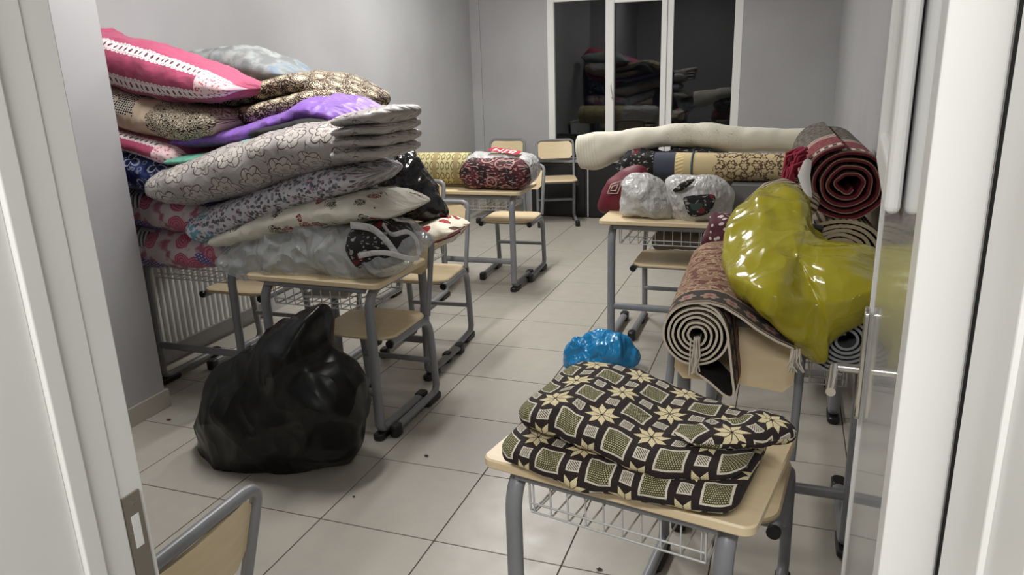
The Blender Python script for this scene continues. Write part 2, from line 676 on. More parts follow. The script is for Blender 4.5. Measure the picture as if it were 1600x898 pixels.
# door frame
jl = MB()
jl.box(JL - .09, JL, -1.545, -1.4375, 0, JT); jl.box(JL - .09, JL + .007, -1.4375, -1.4130, 0, JT); jl.box(JL - .09, JL, -1.4130, -1.3705, 0, JT)
jl.box(JL - .09, JL - .0025, -1.3705, Y0, 0, JT)
jlo = jl.build('trim_2', WHITE, smooth=False); tag(jlo, kind='structure')
md = jlo.modifiers.new('bevel', 'BEVEL'); md.width = .0018; md.segments = 2
sp_ = MB(); sp_.box(JL - .004, JL + .0006, -1.3690, -1.3425, .78, 1.038)
spo = sp_.build('strike_plate', BRASS, jlo, smooth=False)
h_ = MB(); h_.box(JL, JL + .0012, -1.3620, -1.3500, .962, 1.008)
h_.build('latch_opening', WHITE, spo, smooth=False)
h_ = MB(); h_.tube([(JL, -1.356, 1.026), (JL + .0016, -1.356, 1.026)], .003, 10, ref=(0, 0, 1)); h_.build('screw', CHROME, spo)
jr = MB()
jr.box(JR, JR + .13, -1.545, -1.36, 0, JT); jr.box(JR - .004, JR + .01, -1.475, -1.43, 0, JT)
jr.box(JR + .022, JR + .13, -1.36, Y0, 0, JT)
jro = jr.build('trim_3', WHITE, smooth=False); tag(jro, kind='structure')
md = jro.modifiers.new('bevel', 'BEVEL'); md.width = .0018; md.segments = 2
struct('trim_4', (JL - .09, JR + .13, -1.545, Y0, JT, JT + .08), WHITE)

# door leaf, hinged at the right, swung into the room
dv = V((1.66 - 1.600, -.476 + 1.30, 0)); DLEN = dv.length
ang = math.atan2(dv.y, dv.x)
door = empty('door_1', (1.600, -1.30, 0), ang); tag(door, kind='structure')
# local x along the leaf, local y = +: away from right wall (left), so the visible face is y=0 and the body is y<0
boxo('leaf_core', (.004, DLEN, -.044, -.004, .012, 2.08), DOORFACE, door)
boxo('hinge_stile', (0, .06, -.045, 0, .01, 2.085), WHITE, door, bev=.002)
boxo('lock_edge', (DLEN - .012, DLEN, -.045, .0, .01, 2.085), WHITE, door, bev=.002)
gf = MB()
gz0, gz1, gx0, gx1 = 1.36, 2.0, .30, DLEN - .02
for a, b, cc, d in ((gx0 + .05, gx1 - .05, gz0, gz0 + .055), (gx0 + .05, gx1 - .05, gz1 - .055, gz1), (gx0, gx0 + .05, gz0, gz1), (gx1 - .05, gx1, gz0, gz1)):
    gf.box(a, b, -.002, .016, cc, d)
o = gf.build('glazing_frame', WHITE, door, smooth=False)
md = o.modifiers.new('bevel', 'BEVEL'); md.width = .008; md.segments = 3
boxo('frosted_pane', (gx0 + .04, gx1 - .04, -.002, .002, gz0 + .04, gz1 - .04), mat('frosted_glass', color=c8(190, 190, 184), rough=.35), door)
lx = DLEN - .05
hp = MB(); rslab(hp, .036, .225, 0, .009, .017, .002, 6)
hpo = hp.build('handle_plate', CHROME, door, angle=30, smooth=True)
hpo.location = (lx, .0, .985); hpo.rotation_euler = (-PI / 2, 0, 0)
lv = MB()
lv.tube([(0, 0, 0), (0, 0, .04)], .009, 12, ref=(1, 0, 0))
lv.tube(fillet([(0, 0, .036), (0, 0, .052), (-.115, .004, .054)], .016), .0085, 12)
lvo = lv.build('lever', CHROME, hpo)
lvo.location = (0, .012, 0)
boxo('hinge_gap_shade', (0.0, .003, -.062, -.046, .01, 2.08), CAP, door)  # black strip standing in for the shade in the gap between leaf and jamb

# window
win = empty('window_1', (0, 0, 0)); tag(win, kind='structure')
FY0, FY1 = Y1 - .005, Y1 + .06
fr = MB()
M1a, M1b, M2a, M2b = -.262, -.215, .33, .40
fr.box(WX0, WX0 + .07, FY0, FY1, WZ0, WZ1); fr.box(WX1 - .075, WX1, FY0, FY1, WZ0, WZ1)
fr.box(WX0 + .07, WX1 - .075, FY0, FY1, WZ1 - .06, WZ1); fr.box(WX0 + .07, WX1 - .075, FY0, FY1, WZ0, WZ0 + .06)
fr.box(M1a, M1b, FY0 + .001, FY1, WZ0 + .06, WZ1 - .06); fr.box(M2a, M2b, FY0 + .001, FY1, WZ0 + .06, WZ1 - .06)
o = fr.build('window_frame', WHITE, win, smooth=False)
md = o.modifiers.new('bevel', 'BEVEL'); md.width = .005; md.segments = 2
sa = MB()
sx0, sx1 = M1b - .012, M2a + .012
sa.box(sx0, sx0 + .055, FY0 - .018, FY1 - .02, WZ0 + .045, WZ1 - .045); sa.box(sx1 - .055, sx1, FY0 - .018, FY1 - .02, WZ0 + .045, WZ1 - .045)
sa.box(sx0 + .055, sx1 - .055, FY0 - .018, FY1 - .02, WZ1 - .10, WZ1 - .045); sa.box(sx0 + .055, sx1 - .055, FY0 - .018, FY1 - .02, WZ0 + .045, WZ0 + .10)
o = sa.build('sash', WHITE, win, smooth=False)
md = o.modifiers.new('bevel', 'BEVEL'); md.width = .006; md.segments = 2
for a, b in ((WX0 + .06, M1a + .01), (sx0 + .045, sx1 - .045), (M2b - .01, WX1 - .065)):
    boxo('pane', (a, b, Y1 + .024, Y1 + .028, WZ0 + .05, WZ1 - .05), GLASS, win)
hd = MB()
hx, hz = sx0 + .022, 1.31
hd.box(hx - .013, hx + .013, FY0 - .027, FY0 - .018, hz - .03, hz + .035)
hd.tube(fillet([(hx, FY0 - .02, hz), (hx, FY0 - .05, hz), (hx + .02, FY0 - .052, hz - .11)], .012), .009, 8, ref=(1, 0, 0))
hd.build('window_handle', WHITE, win, angle=40)
# night outside: the neighbouring wall across a yard
struct('wall_outside', (-6, 6, 9.5, 9.7, -.5, 6), NIGHT)

# ceiling lamps
for k, (x, y) in enumerate(((-.45, 3.4), (-.40, .8))):
    l = empty('ceiling_lamp', (x, y, 2.81))
    tag(l, ['white ceiling tube lamp hanging over the rear desks', 'white ceiling tube lamp hanging over the front desks'][k], 'lamp', 'tube lamps on the ceiling')
    boxo('housing', (-.09, .09, -.63, .63, 0, .04), WHITE, l, bev=.006)
l = empty('corridor_lamp', (1.2, -2.6, 2.56)); tag(l, 'flat white corridor ceiling lamp outside the door', 'lamp')
boxo('housing', (-.63, .63, -.16, .16, 0, .05), WHITE, l, bev=.006)

# low black cabinet under the window
cb = empty('low_cabinet', (0, 0, 0)); tag(cb, 'low black fronted cabinet with grey top under the window', 'cabinet')
boxo('body', (-1.0, 1.3, 5.50, 5.655, 0.0, .565), BLACKP, cb)
boxo('worktop', (-1.02, 1.32, 5.48, 5.66, .565, .59), GREYTOP, cb, bev=.003)
for k in range(4):
    xa = -1.0 + k * .575
    boxo('front_panel', (xa + .004, xa + .571, 5.49, 5.50, .02, .56), BLACKP, cb, bev=.002)
boxo('edge_strip', (-.396, -.386, 5.486, 5.491, .01, .56), WIRE, cb)

# radiator
rd = empty("radiator", (X0 + .004, .95, 0)); tag(rd, 'white ribbed panel radiator on the left wall behind the desks', 'radiator')
boxo('back_panel', (.045, .06, 0, 1.1, .12, .66), RADI, rd)
for k in range(26):
    boxo('rib', (.06, .085, .012 + k * .042, .036 + k * .042, .135, .645), RADI, rd, bev=.006)
boxo('top_grille', (.03, .09, 0, 1.1, .655, .675), RADI, rd, bev=.003)
pp = MB(); pp.tube(fillet([(.012, .02, .10), (.05, .02, .10), (.05, .02, .16)], .02), .011, 8); pp.build('pipe', RADI, rd)


# ------------------------------------------------------------------ school desk
def make_desk(steel):
    t = empty('school_desk')
    a = MB(); rslab(a, .66, .45, .688, .712, .03, .004, 6)
    a.build('tabletop', WOOD, t, angle=35)
    for s in (-1, 1):
        x = s * .262
        b = MB()
        b.tube(fillet([(x, .19, .668), (x, -.188, .668), (x, -.188, .06)], .10, 10), (.022, .0175), 12, ref=(1, 0, 0))
        b.build('leg', steel, t)
        b = MB()
        b.tube(fillet([(x, -.188, .13), (x, -.188, .034), (x, .21, .034)], .065, 8), (.022, .0165), 12, ref=(1, 0, 0))
        f = b.build('foot', steel, t)
        for y0, y1, zt in ((-.222, -.085, .030), (.165, .235, .052)):
            k = MB(); rslab(k, .05, y1 - y0, 0.0, zt, .02, .006, 4, cx=x, cy=(y0 + y1) / 2)
            k.build('foot_cap', CAP, f, angle=35)
    b = MB(); b.tube([(-.25, -.188, .215), (.25, -.188, .215)], (.02, .012), 10); b.build('crossbar', steel, t)
    b = MB(); b.tube([(-.25, -.190, .672), (.25, -.190, .672)], (.014, .010), 8); b.build('apron_rail', steel, t)
    w = MB()
    xs = [-.21 + .42 * k / 9 for k in range(10)]
    r = .0024
    for x in xs:
        w.tube(fillet([(x, -.18, .672), (x, -.175, .575), (x, .17, .575), (x, .175, .66)], .012, 3), r, 5)
    for y, z in ((-.176, .60), (-.172, .575), (0, .575), (.17, .575), (.174, .63)):
        w.tube([(xs[0] - .01, y, z), (xs[-1] + .01, y, z)], r * 1.15, 5)
    w.tube(fillet([(xs[0] - .01, -.18, .672), (xs[0] - .01, -.175, .572), (xs[0] - .01, .17, .572), (xs[0] - .01, .175, .66)], .02, 3), r * 1.3, 5)
    w.tube(fillet([(xs[-1] + .01, -.18, .672), (xs[-1] + .01, -.175, .572), (xs[-1] + .01, .17, .572), (xs[-1] + .01, .175, .66)], .02, 3), r * 1.3, 5)
    w.build('wire_basket', WIRE, t)
    return t


def make_chair(steel):
    t = empty('school_chair')
    w = .185
    p = MB()
    rows = []
    for i in range(9):
        y = -.20 + .38 * i / 8
        rows.append([V(((-.195 + .39 * j / 8), y, .447 + .012 * ((j - 4) / 4) ** 2 - (.02 * (1 - i / 2) ** 2 if i < 2 else 0))) for j in range(9)])
    mbs = MB(); rslab(mbs, .385, .375, .436, .452, .07, .005, 7, cy=-.01)
    mbs.build('seat', WOOD, t, angle=35)
    bk = MB()
    G_ = []
    for i in range(7):
        v = i / 6
        row = []
        for j in range(13):
            u = -1 + 2 * j / 12
            cut = (1 - math.sqrt(max(0, 1 - max(0, (abs(u) - .86) / .14) ** 2))) * .03
            z = (.615 + cut) + (.165 - 2 * cut) * v
            row.append(V((u * .172, .178 + .10 * (z - .44) / .36 + .018 * (1 - u * u) - .006, z)))
        G_.append(row)
    bk.grid(G_); bk.grid([[q + V((0, .012, .002)) for q in r_] for r_ in G_], flip=True)
    e1 = [G_[0][j] for j in range(13)] + [G_[i][12] for i in range(1, 7)] + [G_[6][j] for j in range(11, -1, -1)] + [G_[i][0] for i in range(5, 0, -1)]
    bk.grid([[q, q + V((0, .012, .002))] for q in e1] , closeu=True, flip=True)
    bk.build('backrest', WOOD, t, angle=40)
    yb = lambda z: .183 + .10 * (z - .44) / .36
    f = MB()
    f.tube(fillet([(-w, yb(.43), .43), (-w, yb(.795), .795), (w, yb(.795), .795), (w, yb(.43), .43)], .05, 7), .0125, 10, ref=(0, 1, 0))
    f.build('back_frame', steel, t)
    for s in (-1, 1):
        x = s * w
        b = MB()
        b.tube(fillet([(x, -.185, .422), (x, .185, .422), (x, .222, .06)], .10, 10), (.017, .019), 12, ref=(1, 0, 0))
        b.build('leg', steel, t)
        b = MB()
        b.tube(fillet([(x, .2135, .14), (x, .224, .034), (x, -.20, .034)], .075, 8), (.017, .018), 12, ref=(1, 0, 0))
        g = b.build('skid', steel, t)
        for y0, y1, zt in ((.09, .236, .030), (-.225, -.165, .054)):
            k = MB(); rslab(k, .044, y1 - y0, 0.0, zt, .017, .006, 4, cx=x, cy=(y0 + y1) / 2)
            k.build('foot_cap', CAP, g, angle=35)
        k = MB(); k.tube([(x, -.183, .425), (x, -.196, .425)], .018, 10, ref=(1, 0, 0)); k.build('rail_cap', CAP, t)
    b = MB(); b.tube([(-w, .196, .20), (w, .196, .20)], (.014, .010), 8); b.build('crossbar', steel, t)
    b = MB(); b.tube([(-w, -.12, .421), (w, -.12, .421)], .010, 8); b.build('seat_rail', steel, t)
    b = MB(); b.tube([(-w, .12, .421), (w, .12, .421)], .010, 8); b.build('seat_rail', steel, t)
    return t


desk0 = make_desk(STEEL)
chair0 = make_chair(STEEL)
_used = {}


def place(proto, xy, rz, label, cat, group, z=0.0):
    o = proto if proto.name not in _used else copy_tree(proto)
    _used[proto.name] = 1
    o.location = (xy[0], xy[1], z)
    o.rotation_euler = (0, 0, rz)
    tag(o, label, cat, group)
    return o


R_ = math.radians
GD, GC = 'school desks of the classroom', 'school chairs of the classroom'
D_L1 = place(desk0, (-.35, .80), R_(-1), 'beech top school desk carrying the clear plastic bag', 'desk', GD)
place(desk0, (-1.235, 1.02), R_(0), 'school desk against the left wall under the pillow pile', 'desk', GD)
place(desk0, (-.43, 1.44), R_(0), 'school desk under the black sack and the flowered cushion', 'desk', GD)
place(desk0, (-.53, 3.02), R_(2), 'school desk with the green runner roll and wrapped blanket on it', 'desk', GD)
place(desk0, (.875, 2.22), R_(0), 'school desk with two white carrier bags on it', 'desk', GD)
place(desk0, (1.50, 1.49), R_(0), 'school desk by the right wall under the red kilim roll', 'desk', GD)
place(desk0, (1.49, .51), R_(0), 'school desk by the right wall under the unrolled oriental carpet', 'desk', GD)
place(desk0, (1.538, 2.42), R_(0), 'school desk by the right wall under the grey box', 'desk', GD)
D_F = place(desk0, (1.228, -.449), R_(-10.5), 'school desk with the star patterned blanket folded on it', 'desk', GD)
D_F.scale = (.905, .94, 1)

place(chair0, (-.222, .845), R_(0), 'school chair pushed under the desk with the clear plastic bag', 'chair', GC)
place(chair0, (-.375, 1.68), R_(4), 'school chair whose backrest holds up the flowered cushion', 'chair', GC)
place(chair0, (-.42, 3.28), R_(3), 'school chair pushed under the desk of the wrapped blanket', 'chair', GC)
place(chair0, (-.63, 5.19), R_(20), 'empty school chair standing in front of the black cabinet', 'chair', GC)
place(chair0, (-1.24, 5.22), R_(2), 'school chair in the corner behind the wrapped blanket', 'chair', GC)
place(chair0, (-1.20, 1.26), R_(0), 'school chair pushed under the desk below the pillow pile', 'chair', GC)
place(chair0, (.908, 2.28), R_(0), 'school chair pushed under the desk of the white carrier bags', 'chair', GC)
place(chair0, (1.36, -.06), R_(-6), 'school chair behind the desk of the star patterned blanket', 'chair', GC)
place(chair0, (.30, -1.135), R_(-90), 'school chair standing just inside the door frame', 'chair', GC)
place(chair0, (-.86, 2.40), R_(3), 'school chair behind the shiny black sack', 'chair', GC)

# ------------------------------------------------------------------ cloth materials
def weave(x, y, s=900.0):
    return sn(x * s) * sn(y * s)


def warp(x, y, amt, sc):
    a = nz(vec(x, y, .0), sc, 2); b = nz(vec(x, y, 5.0), sc, 2)
    return x + (a - .5) * amt, y + (b - .5) * amt


def cell(x, y, s, off=True):
    gx = x / s
    row = floor_(y / s)
    if off: gx = gx + row * .5
    return fract(gx) - .5, fract(y / s) - .5


def petals(x, y, k, r0, amp, ph=0.0):
    a = m('ARCTAN2', y, x)
    return ln(x, y) - (r0 - amp + amp * ab(m('COSINE', a * (k / 2.0) + ph)))


def band(v, c, w):
    return ab(v - c) < w


def folds(x, y, sc=8.0):
    a_ = ab(nz(vec(x, y * .55), sc, 1) - .5); b_ = ab(nz(vec(x * .7, y, 3.0), sc * 2.1, 1) - .5)
    return inv(mn(a_ * 5.0, 1.0)) + inv(mn(b_ * 5.0, 1.0)) * .5


def p_pink():
    u, v = uv('UVN'); x, y = uv()
    cloth = mix(nz(vec(x, y), 5, 3), c8(180, 72, 108), c8(160, 58, 92))
    def lace(d, w):
        zig = ab(fract(x * 42.0) - .5) * .35
        inside = ab(d) < (w * (.72 + zig))
        hx, hy = fract(x * 34.0) - .5, d / w
        hole = (ln(hx, hy * .55) < .2)
        hole2 = (ab(ab(d) - w * .62) < w * .07) * (fract(x * 80.0) > .5)
        return inside, mx(hole, hole2 * .7)
    col = cloth
    for c_, w_ in ((-.16, .105), (.24, .085)):
        i_, h_ = lace(v - c_, w_)
        lc = mix(h_, c8(236, 222, 222), c8(90, 40, 60))
        col = mix(i_, col, lc)
    # rose strip close to the right end
    e = u > .80
    n = vo(vec(x, y), 70)
    rose = mix(sstep(.15, .5, n), c8(178, 50, 76), c8(238, 205, 208))
    e2 = (ab(v - .08) < .24) * e
    col = mix(e2, col, rose)
    return dict(color=col, height=folds(x, y), strength=.35, dist=.012)


def p_grey():
    x, y = uv()
    n = nz(vec(x, y), 12, 4); n2 = nz(vec(x, y, 3.0), 22, 2)
    u, v = uv('UVN')
    col = mix(sstep(.4, .62, n), c8(122, 125, 126), c8(160, 164, 162))
    col = mix(sstep(.55, .7, n2) * .7, col, c8(116, 136, 134))
    col = mix((u > .86) * sstep(.5, .62, n) * .6, col, c8(84, 112, 140))
    return dict(color=col, height=n2, strength=.3, dist=.005)


def p_paisley():
    x, y = uv()
    wx, wy = warp(x, y, .05, 9)
    n = nz(vec(wx, wy), 20, 2)
    s = sn(n * 60.0) > .45
    cx, cy = cell(wx, wy, .085)
    p = petals(cx, cy, 7, .33, .07)
    ring = (ab(p) < .03) + (ab(p + .12) < .022) + (ab(p - .09) < .03)
    dots = vo(vec(x, y), 85) < .32
    bgm = mix(s * .8, c8(52, 38, 30), c8(196, 178, 150))
    inn = mix(dots, c8(214, 198, 170), c8(60, 44, 34))
    col = mix(p < .06, bgm, inn)
    col = mix(mn(ring, 1.0), col, c8(46, 32, 26))
    return dict(color=col, height=n, strength=.2, dist=.004)


def p_beige():
    u, v = uv('UVN'); x, y = uv()
    base = mix(nz(vec(x, y), 4, 3), c8(208, 190, 166), c8(196, 176, 152))
    # honeycomb patch
    hc = vo(vec(x, y), 85, 'DISTANCE_TO_EDGE', rnd=.25)
    hon = mix(hc < .11, c8(30, 26, 24), c8(228, 218, 204))
    hm = (ab(u - .44 + v * .1) < .07) * (v > .02) * (v < .55) * (nz(vec(x, y), 18) > .38)
    # zebra oval
    n = nz(vec(x * 1.0, y * 1.6), 20, 2)
    zeb = mix(sn(n * 75.0) > 0.0, c8(40, 34, 30), c8(206, 192, 168))
    d = ln((u - .80) / .22, (v - .22) / .62)
    d = d + (nz(vec(x, y), 20) - .5) * .25
    flo = petals((u - .22) * 6.0, (v - .30) * 1.5, 9, .30, .12)
    col = mix(hm, base, hon)
    col = mix(d < 1.0, col, zeb)
    col = mix((flo < 0.0) * (nz(vec(x, y), 70) > .5), col, c8(70, 60, 52))
    return dict(color=col, height=folds(x, y, 8.0), strength=.4, dist=.012)


def p_silver():
    x, y = uv()
    wx, wy = warp(x, y, .03, 11)
    cx, cy = cell(wx, wy, .155)
    p = petals(cx, cy, 6, .46, .13, .4)
    l = (ab(p) < .017)
    p2 = petals(cx, cy, 6, .28, .09, 1.2)
    l2 = (ab(p2) < .016)
    sp_ = (ab(sn(m('ARCTAN2', cy, cx) * 3.0 + .8)) < .08) * (p < 0.0) * (p2 > 0.0)
    c0 = (ab(fract(cx * 14.0) - .5) < .1) + (ab(fract(cy * 14.0) - .5) < .1)
    c0 = mn(c0, 1.0) * (ln(cx, cy) < .1)
    leaf = (ab(sn((wx + wy * .6) * 95.0) - sn(wy * 70.0)) < .07) * (p > .03) * (nz(vec(x, y), 12) > .52)
    line = mn(l + l2 + sp_ + c0 + leaf, 1.0)
    base = mix(nz(vec(x, y), 5, 2), c8(182, 176, 171), c8(162, 157, 154))
    base = mix(p < 0.0, base, c8(192, 186, 178))
    return dict(color=mix(line, base, c8(82, 58, 62)), rough=.34, height=folds(x, y, 7.0), strength=.4, dist=.014)


def p_navy():
    x, y = uv()
    wx, wy = warp(x, y, .03, 10)
    cx, cy = cell(wx, wy, .13)
    p = petals(cx, cy, 3, .40, .28, .3)
    n = nz(vec(wx, wy), 14, 2)
    base = mix(sstep(.42, .6, n), c8(24, 32, 82), c8(66, 84, 146))
    ring = (ab(p + .07) < .035)
    dots = (ab(vo(vec(x, y), 30) - .28) < .07) * (p > .05)
    fl = ab(petals(fract(wx * 12.0) - .5, fract(wy * 12.0) - .5, 5, .36, .12)) < .05
    fl = fl * (nz(vec(x, y, 2.0), 9) > .56)
    w = mn(ring + dots * .6 + fl * (p > .1), 1.0)
    col = mix(w, base, c8(206, 212, 228))
    col = mix((p < -.16), col, c8(22, 28, 72))
    return dict(color=col, height=n, strength=.25, dist=.008, rough=.45)


def p_rose():
    x, y = uv()
    wx, wy = warp(x, y, .03, 12)
    v = vo(vec(wx, wy), 12.0)
    r_, g_, b_ = sepx(vo(vec(wx, wy), 12.0, out='Color'))
    swirl = sn(v * 50.0 + nz(vec(x, y), 30) * 9.0)
    rose = mix(sstep(-.6, .8, swirl), c8(176, 44, 92), c8(224, 120, 150))
    dx, dy = fract(x * 62.0) - .5, fract(y * 62.0 + floor_(x * 62.0) * .5) - .5
    dots = mix(ln(dx, dy) < .25, c8(84, 62, 150), c8(222, 212, 232))
    leaf = mix(sn(x * 240.0 + y * 90.0) > .2, c8(236, 230, 228), c8(40, 32, 36))
    pat = mix(r_ > .42, dots, rose)
    pat = mix(r_ > .84, pat, leaf)
    col = mix(v < .55, mix(sstep(.5, .62, nz(vec(x, y), 14)), c8(220, 206, 210), c8(176, 84, 112)), pat)
    return dict(color=col)


def p_greyfloral():
    x, y = uv()
    wx, wy = warp(x, y, .012, 40)
    v = vo(vec(wx, wy), 62)
    r_, g_, b_ = sepx(vo(vec(wx, wy), 62, out='Color'))
    cl = nz(vec(x, y), 16, 3)
    a = (v < .50) * (cl > .40)
    colr = mix(r_ > .5, c8(92, 94, 102), c8(136, 138, 150))
    colr = mix(r_ > .86, colr, c8(172, 120, 152))
    base = mix(cl, c8(214, 212, 216), c8(196, 194, 202))
    col = mix(a, base, colr)
    u, vn = uv('UVN')
    teal = (u < .22) * (v < .55) * (cl > .5)
    col = mix(teal, col, c8(96, 158, 172))
    return dict(color=col, height=folds(x, y, 9.0), strength=.45, dist=.014)


def p_cream():
    x, y = uv()
    wx, wy = warp(x, y, .05, 20)
    v = vo(vec(wx, wy * 1.0), 14)
    r_, g_, b_ = sepx(vo(vec(wx, wy), 14, out='Color'))
    pt = sn(nz(vec(x, y), 55, 1) * 40.0)
    fl = (v < .40) * (r_ > .45) * (pt > -.5)
    stem = (ab(v - .45 - (g_ - .5) * .2) < .022) * (r_ > .62) * (nz(vec(x, y), 10) > .5)
    ink = mix(g_ > .5, c8(140, 30, 30), c8(60, 54, 42))
    base = mix(nz(vec(x, y), 4, 2), c8(232, 228, 212), c8(216, 212, 196))
    col = mix(mn(fl + stem, 1.0), base, ink)
    return dict(color=col, height=folds(x, y, 8.0), strength=.45, dist=.014)


def p_redflower():
    x, y = uv()
    wx, wy = warp(x, y, .03, 26)
    v = vo(vec(wx, wy), 17)
    r_, g_, b_ = sepx(vo(vec(wx, wy), 17, out='Color'))
    ink = mix(g_ > .45, c8(70, 58, 44), c8(150, 34, 32))
    return dict(color=mix((v < .42) * (r_ > .35), c8(232, 226, 206), ink), height=folds(x, y, 9.0), strength=.4, dist=.01)


def p_star():
    x, y = uv()
    x, y = warp(x, y, .010, 14)
    S = .056
    gx, gy = x / S, y / S
    ix, iy = floor_(gx), floor_(gy)
    cx, cy = fract(gx) - .5, fract(gy) - .5
    ex = ab(fract(ix * .5) - .25) < .1   # 1 when ix even (fract 0) -> |0-.25|=.25 no; odd .5 -> .25
    px_ = fract(ix * .5) > .25            # odd column
    py_ = fract(iy * .5) > .25            # odd row
    both = px_ * py_                      # star cells
    none = inv(px_) * inv(py_)            # big dotted squares
    one = inv(mx(both, none))             # small hatched squares
    # rescale each kind so big ones overflow into neighbours: use coordinates about nearest centres
    # star and dotted square centres lie on a lattice of pitch 2 cells
    sx, sy = fract(gx * .5 - .25) - .5, fract(gy * .5 - .25) - .5     # about star centres (units of 2 cells)
    qx, qy = fract(gx * .5 + .25) - .5, fract(gy * .5 + .25) - .5     # about square centres
    hx1, hy1 = fract(gx * .5 - .25) - .5, fract(gy * .5 + .25) - .5   # about hatched centres, kind 1
    hx2, hy2 = fract(gx * .5 + .25) - .5, fract(gy * .5 - .25) - .5
    # star: fold to one octant
    a, b = ab(sx), ab(sy)
    hi, lo = mx(a, b), mn(a, b)
    ca, sa = math.cos(R_(22.5)), math.sin(R_(22.5))
    al = hi * ca + lo * sa
    pe = ab(lo * ca - hi * sa)
    star = (ab(al - .178) / .155 + pe / .066) < 1.0
    qq = mx(ab(qx), ab(qy))
    sq = qq < .235
    sql = (ab(qq - .225) < .018)
    dx, dy = fract(qx * 26.0 + floor_(qy * 26.0) * .5) - .5, fract(qy * 26.0) - .5
    dots = ln(dx, dy) < .30
    hq1, hq2 = mx(ab(hx1), ab(hy1)), mx(ab(hx2), ab(hy2))
    hq = mn(hq1, hq2)
    hat = (hq < .105)
    hl = ab(hq - .105) < .012
    lines = sn((x + y) * 1500.0 * .8) > -.1
    dark, cream, white, olive = c8(36, 26, 24), c8(222, 208, 166), c8(214, 206, 188), c8(60, 58, 34)
    col = mix(sq, dark, mix(dots, olive, c8(190, 184, 140)))
    col = mix(sql, col, white)
    col = mix(hat, col, mix(lines, c8(78, 66, 54), c8(206, 200, 182)))
    col = mix(hl, col, white)
    col = mix(star, col, cream)
    return dict(color=col, height=weave(x, y, 1300.0) + nz(vec(x, y), 60, 3) * 1.5, strength=.35, dist=.003, rough=.9)


def p_oriental(c1, c2, c3, border=.12):
    def f():
        x, y = uv()
        wx, wy = warp(x, y, .02, 22)
        v = vo(vec(wx, wy), 34)
        r_, g_, b_ = sepx(vo(vec(wx, wy), 34, out='Color'))
        n = nz(vec(wx, wy), 26, 3)
        fld = mix(sstep(.4, .6, n), c1, c2)
        fld = mix((v < .3) * (r_ > .5), fld, c3)
        fld = mix(ab(n - .5) < .02, fld, c3)
        # border strip near the front edge with rosettes
        rx, ry = fract(y * 16.0) - .5, (x - border * .5) * 16.0
        ros = petals(rx, ry, 6, .42, .16)
        bd = mix(ros < 0.0, c8(58, 52, 46), c8(150, 128, 112))
        bd = mix(ln(rx, ry) < .14, bd, c8(150, 70, 66))
        col = mix(x < border, fld, bd)
        col = mix(ab(x - border) < .005, col, c3)
        col = mix(ab(x - .012) < .004, col, c3)
        return dict(color=col, rough=.95, height=nz(vec(x, y), 200, 2), strength=.5, dist=.003)
    return f


def p_kilim():
    x, y = uv()
    n = nz(vec(x * 1.0, y * 2.0), 40, 3)
    wine = mix(sstep(.35, .65, n), c8(116, 42, 50), c8(140, 74, 76))
    grey = mix(sstep(.4, .6, nz(vec(x, y), 55, 3)), c8(118, 110, 98), c8(74, 66, 62))
    def stripe(c_, w_): return ab(x - c_) < w_
    zig = ab(fract(y * 22.0) - .5) * .02
    col = mix(x > .34, wine, grey)
    for c_ in (.035, .075, .29, .345):
        col = mix(stripe(c_, .006), col, c8(208, 200, 180))
    col = mix((x > .035) * (x < .075), col, mix(fract(y * 34.0) > .5, c8(60, 54, 50), c8(196, 188, 170)))
    col = mix((ab(x - .312 - zig) < .006), col, c8(196, 190, 172))
    return dict(color=col, rough=.95, height=n, strength=.4, dist=.004)


def p_green():
    u, v = uv()
    base = mix(nz(vec(u, v), 30, 2), c8(196, 190, 140), c8(180, 172, 122))
    t = fract(u / .155)
    tan = (ab(t - .5) < .11)
    col = mix(tan, base, c8(150, 134, 92))
    cx, cy = fract(u / .0775 * 2.0) - .5, fract(v / .07) - .5
    p = petals(cx, cy, 5, .36, .1)
    fl = (ab(p) < .09) * inv(tan)
    col = mix(fl, col, c8(120, 100, 66))
    return dict(color=col, rough=.8)


def p_creamroll():
    x, y = uv()
    wx, wy = warp(x, y, .05, 8)
    n = nz(vec(wx, wy), 14, 3)
    col = mix(nz(vec(x, y), 4, 2), c8(222, 218, 202), c8(208, 202, 184))
    sk = (ab(sn(n * 50.0)) < .16) * (x > .55) * (x < 1.0)
    col = mix(sk * .6, col, c8(150, 140, 120))
    st = (x < .13) * (fract(x * 55.0) < .15)
    col = mix(st * .45, col, c8(170, 160, 140))
    return dict(color=col, rough=.8, height=nz(vec(x, y), 7, 3), strength=.4, dist=.012)


def p_beigeroll():
    x, y = uv()
    wx, wy = warp(x, y, .02, 20)
    base = mix(nz(vec(x, y), 5, 2), c8(214, 196, 152), c8(198, 178, 134))
    n = nz(vec(wx, wy), 22, 2)
    p = ab(petals(fract(wx * 15.0) - .5, fract(wy * 15.0) - .5, 6, .4, .16)) < .07
    fl = mn(p + (ab(n - .5) < .025), 1.0) * (x > .33) * (nz(vec(x, y), 7) > .42)
    col = mix(fl, base, c8(92, 70, 50))
    col = mix(x < .12, col, mix(nz(vec(x, y), 30), c8(58, 62, 76), c8(70, 74, 88)))
    col = mix(ab(x - .145) < .022, col, mix(sn(y * 300.0 + x * 120.0) > 0.0, c8(204, 176, 108), c8(230, 216, 172)))
    col = mix(ab(x - .215) < .006, col, c8(70, 92, 84))
    return dict(color=col, rough=.85)


def p_maroon():
    x, y = uv()
    return dict(color=mix(nz(vec(x, y), 16, 2), c8(112, 22, 42), c8(88, 16, 34)), rough=.6)


def p_dots():
    x, y = uv()
    d = vo(vec(x, y), 40) < .3
    return dict(color=mix(d, c8(74, 22, 32), c8(196, 186, 180)), rough=.8)


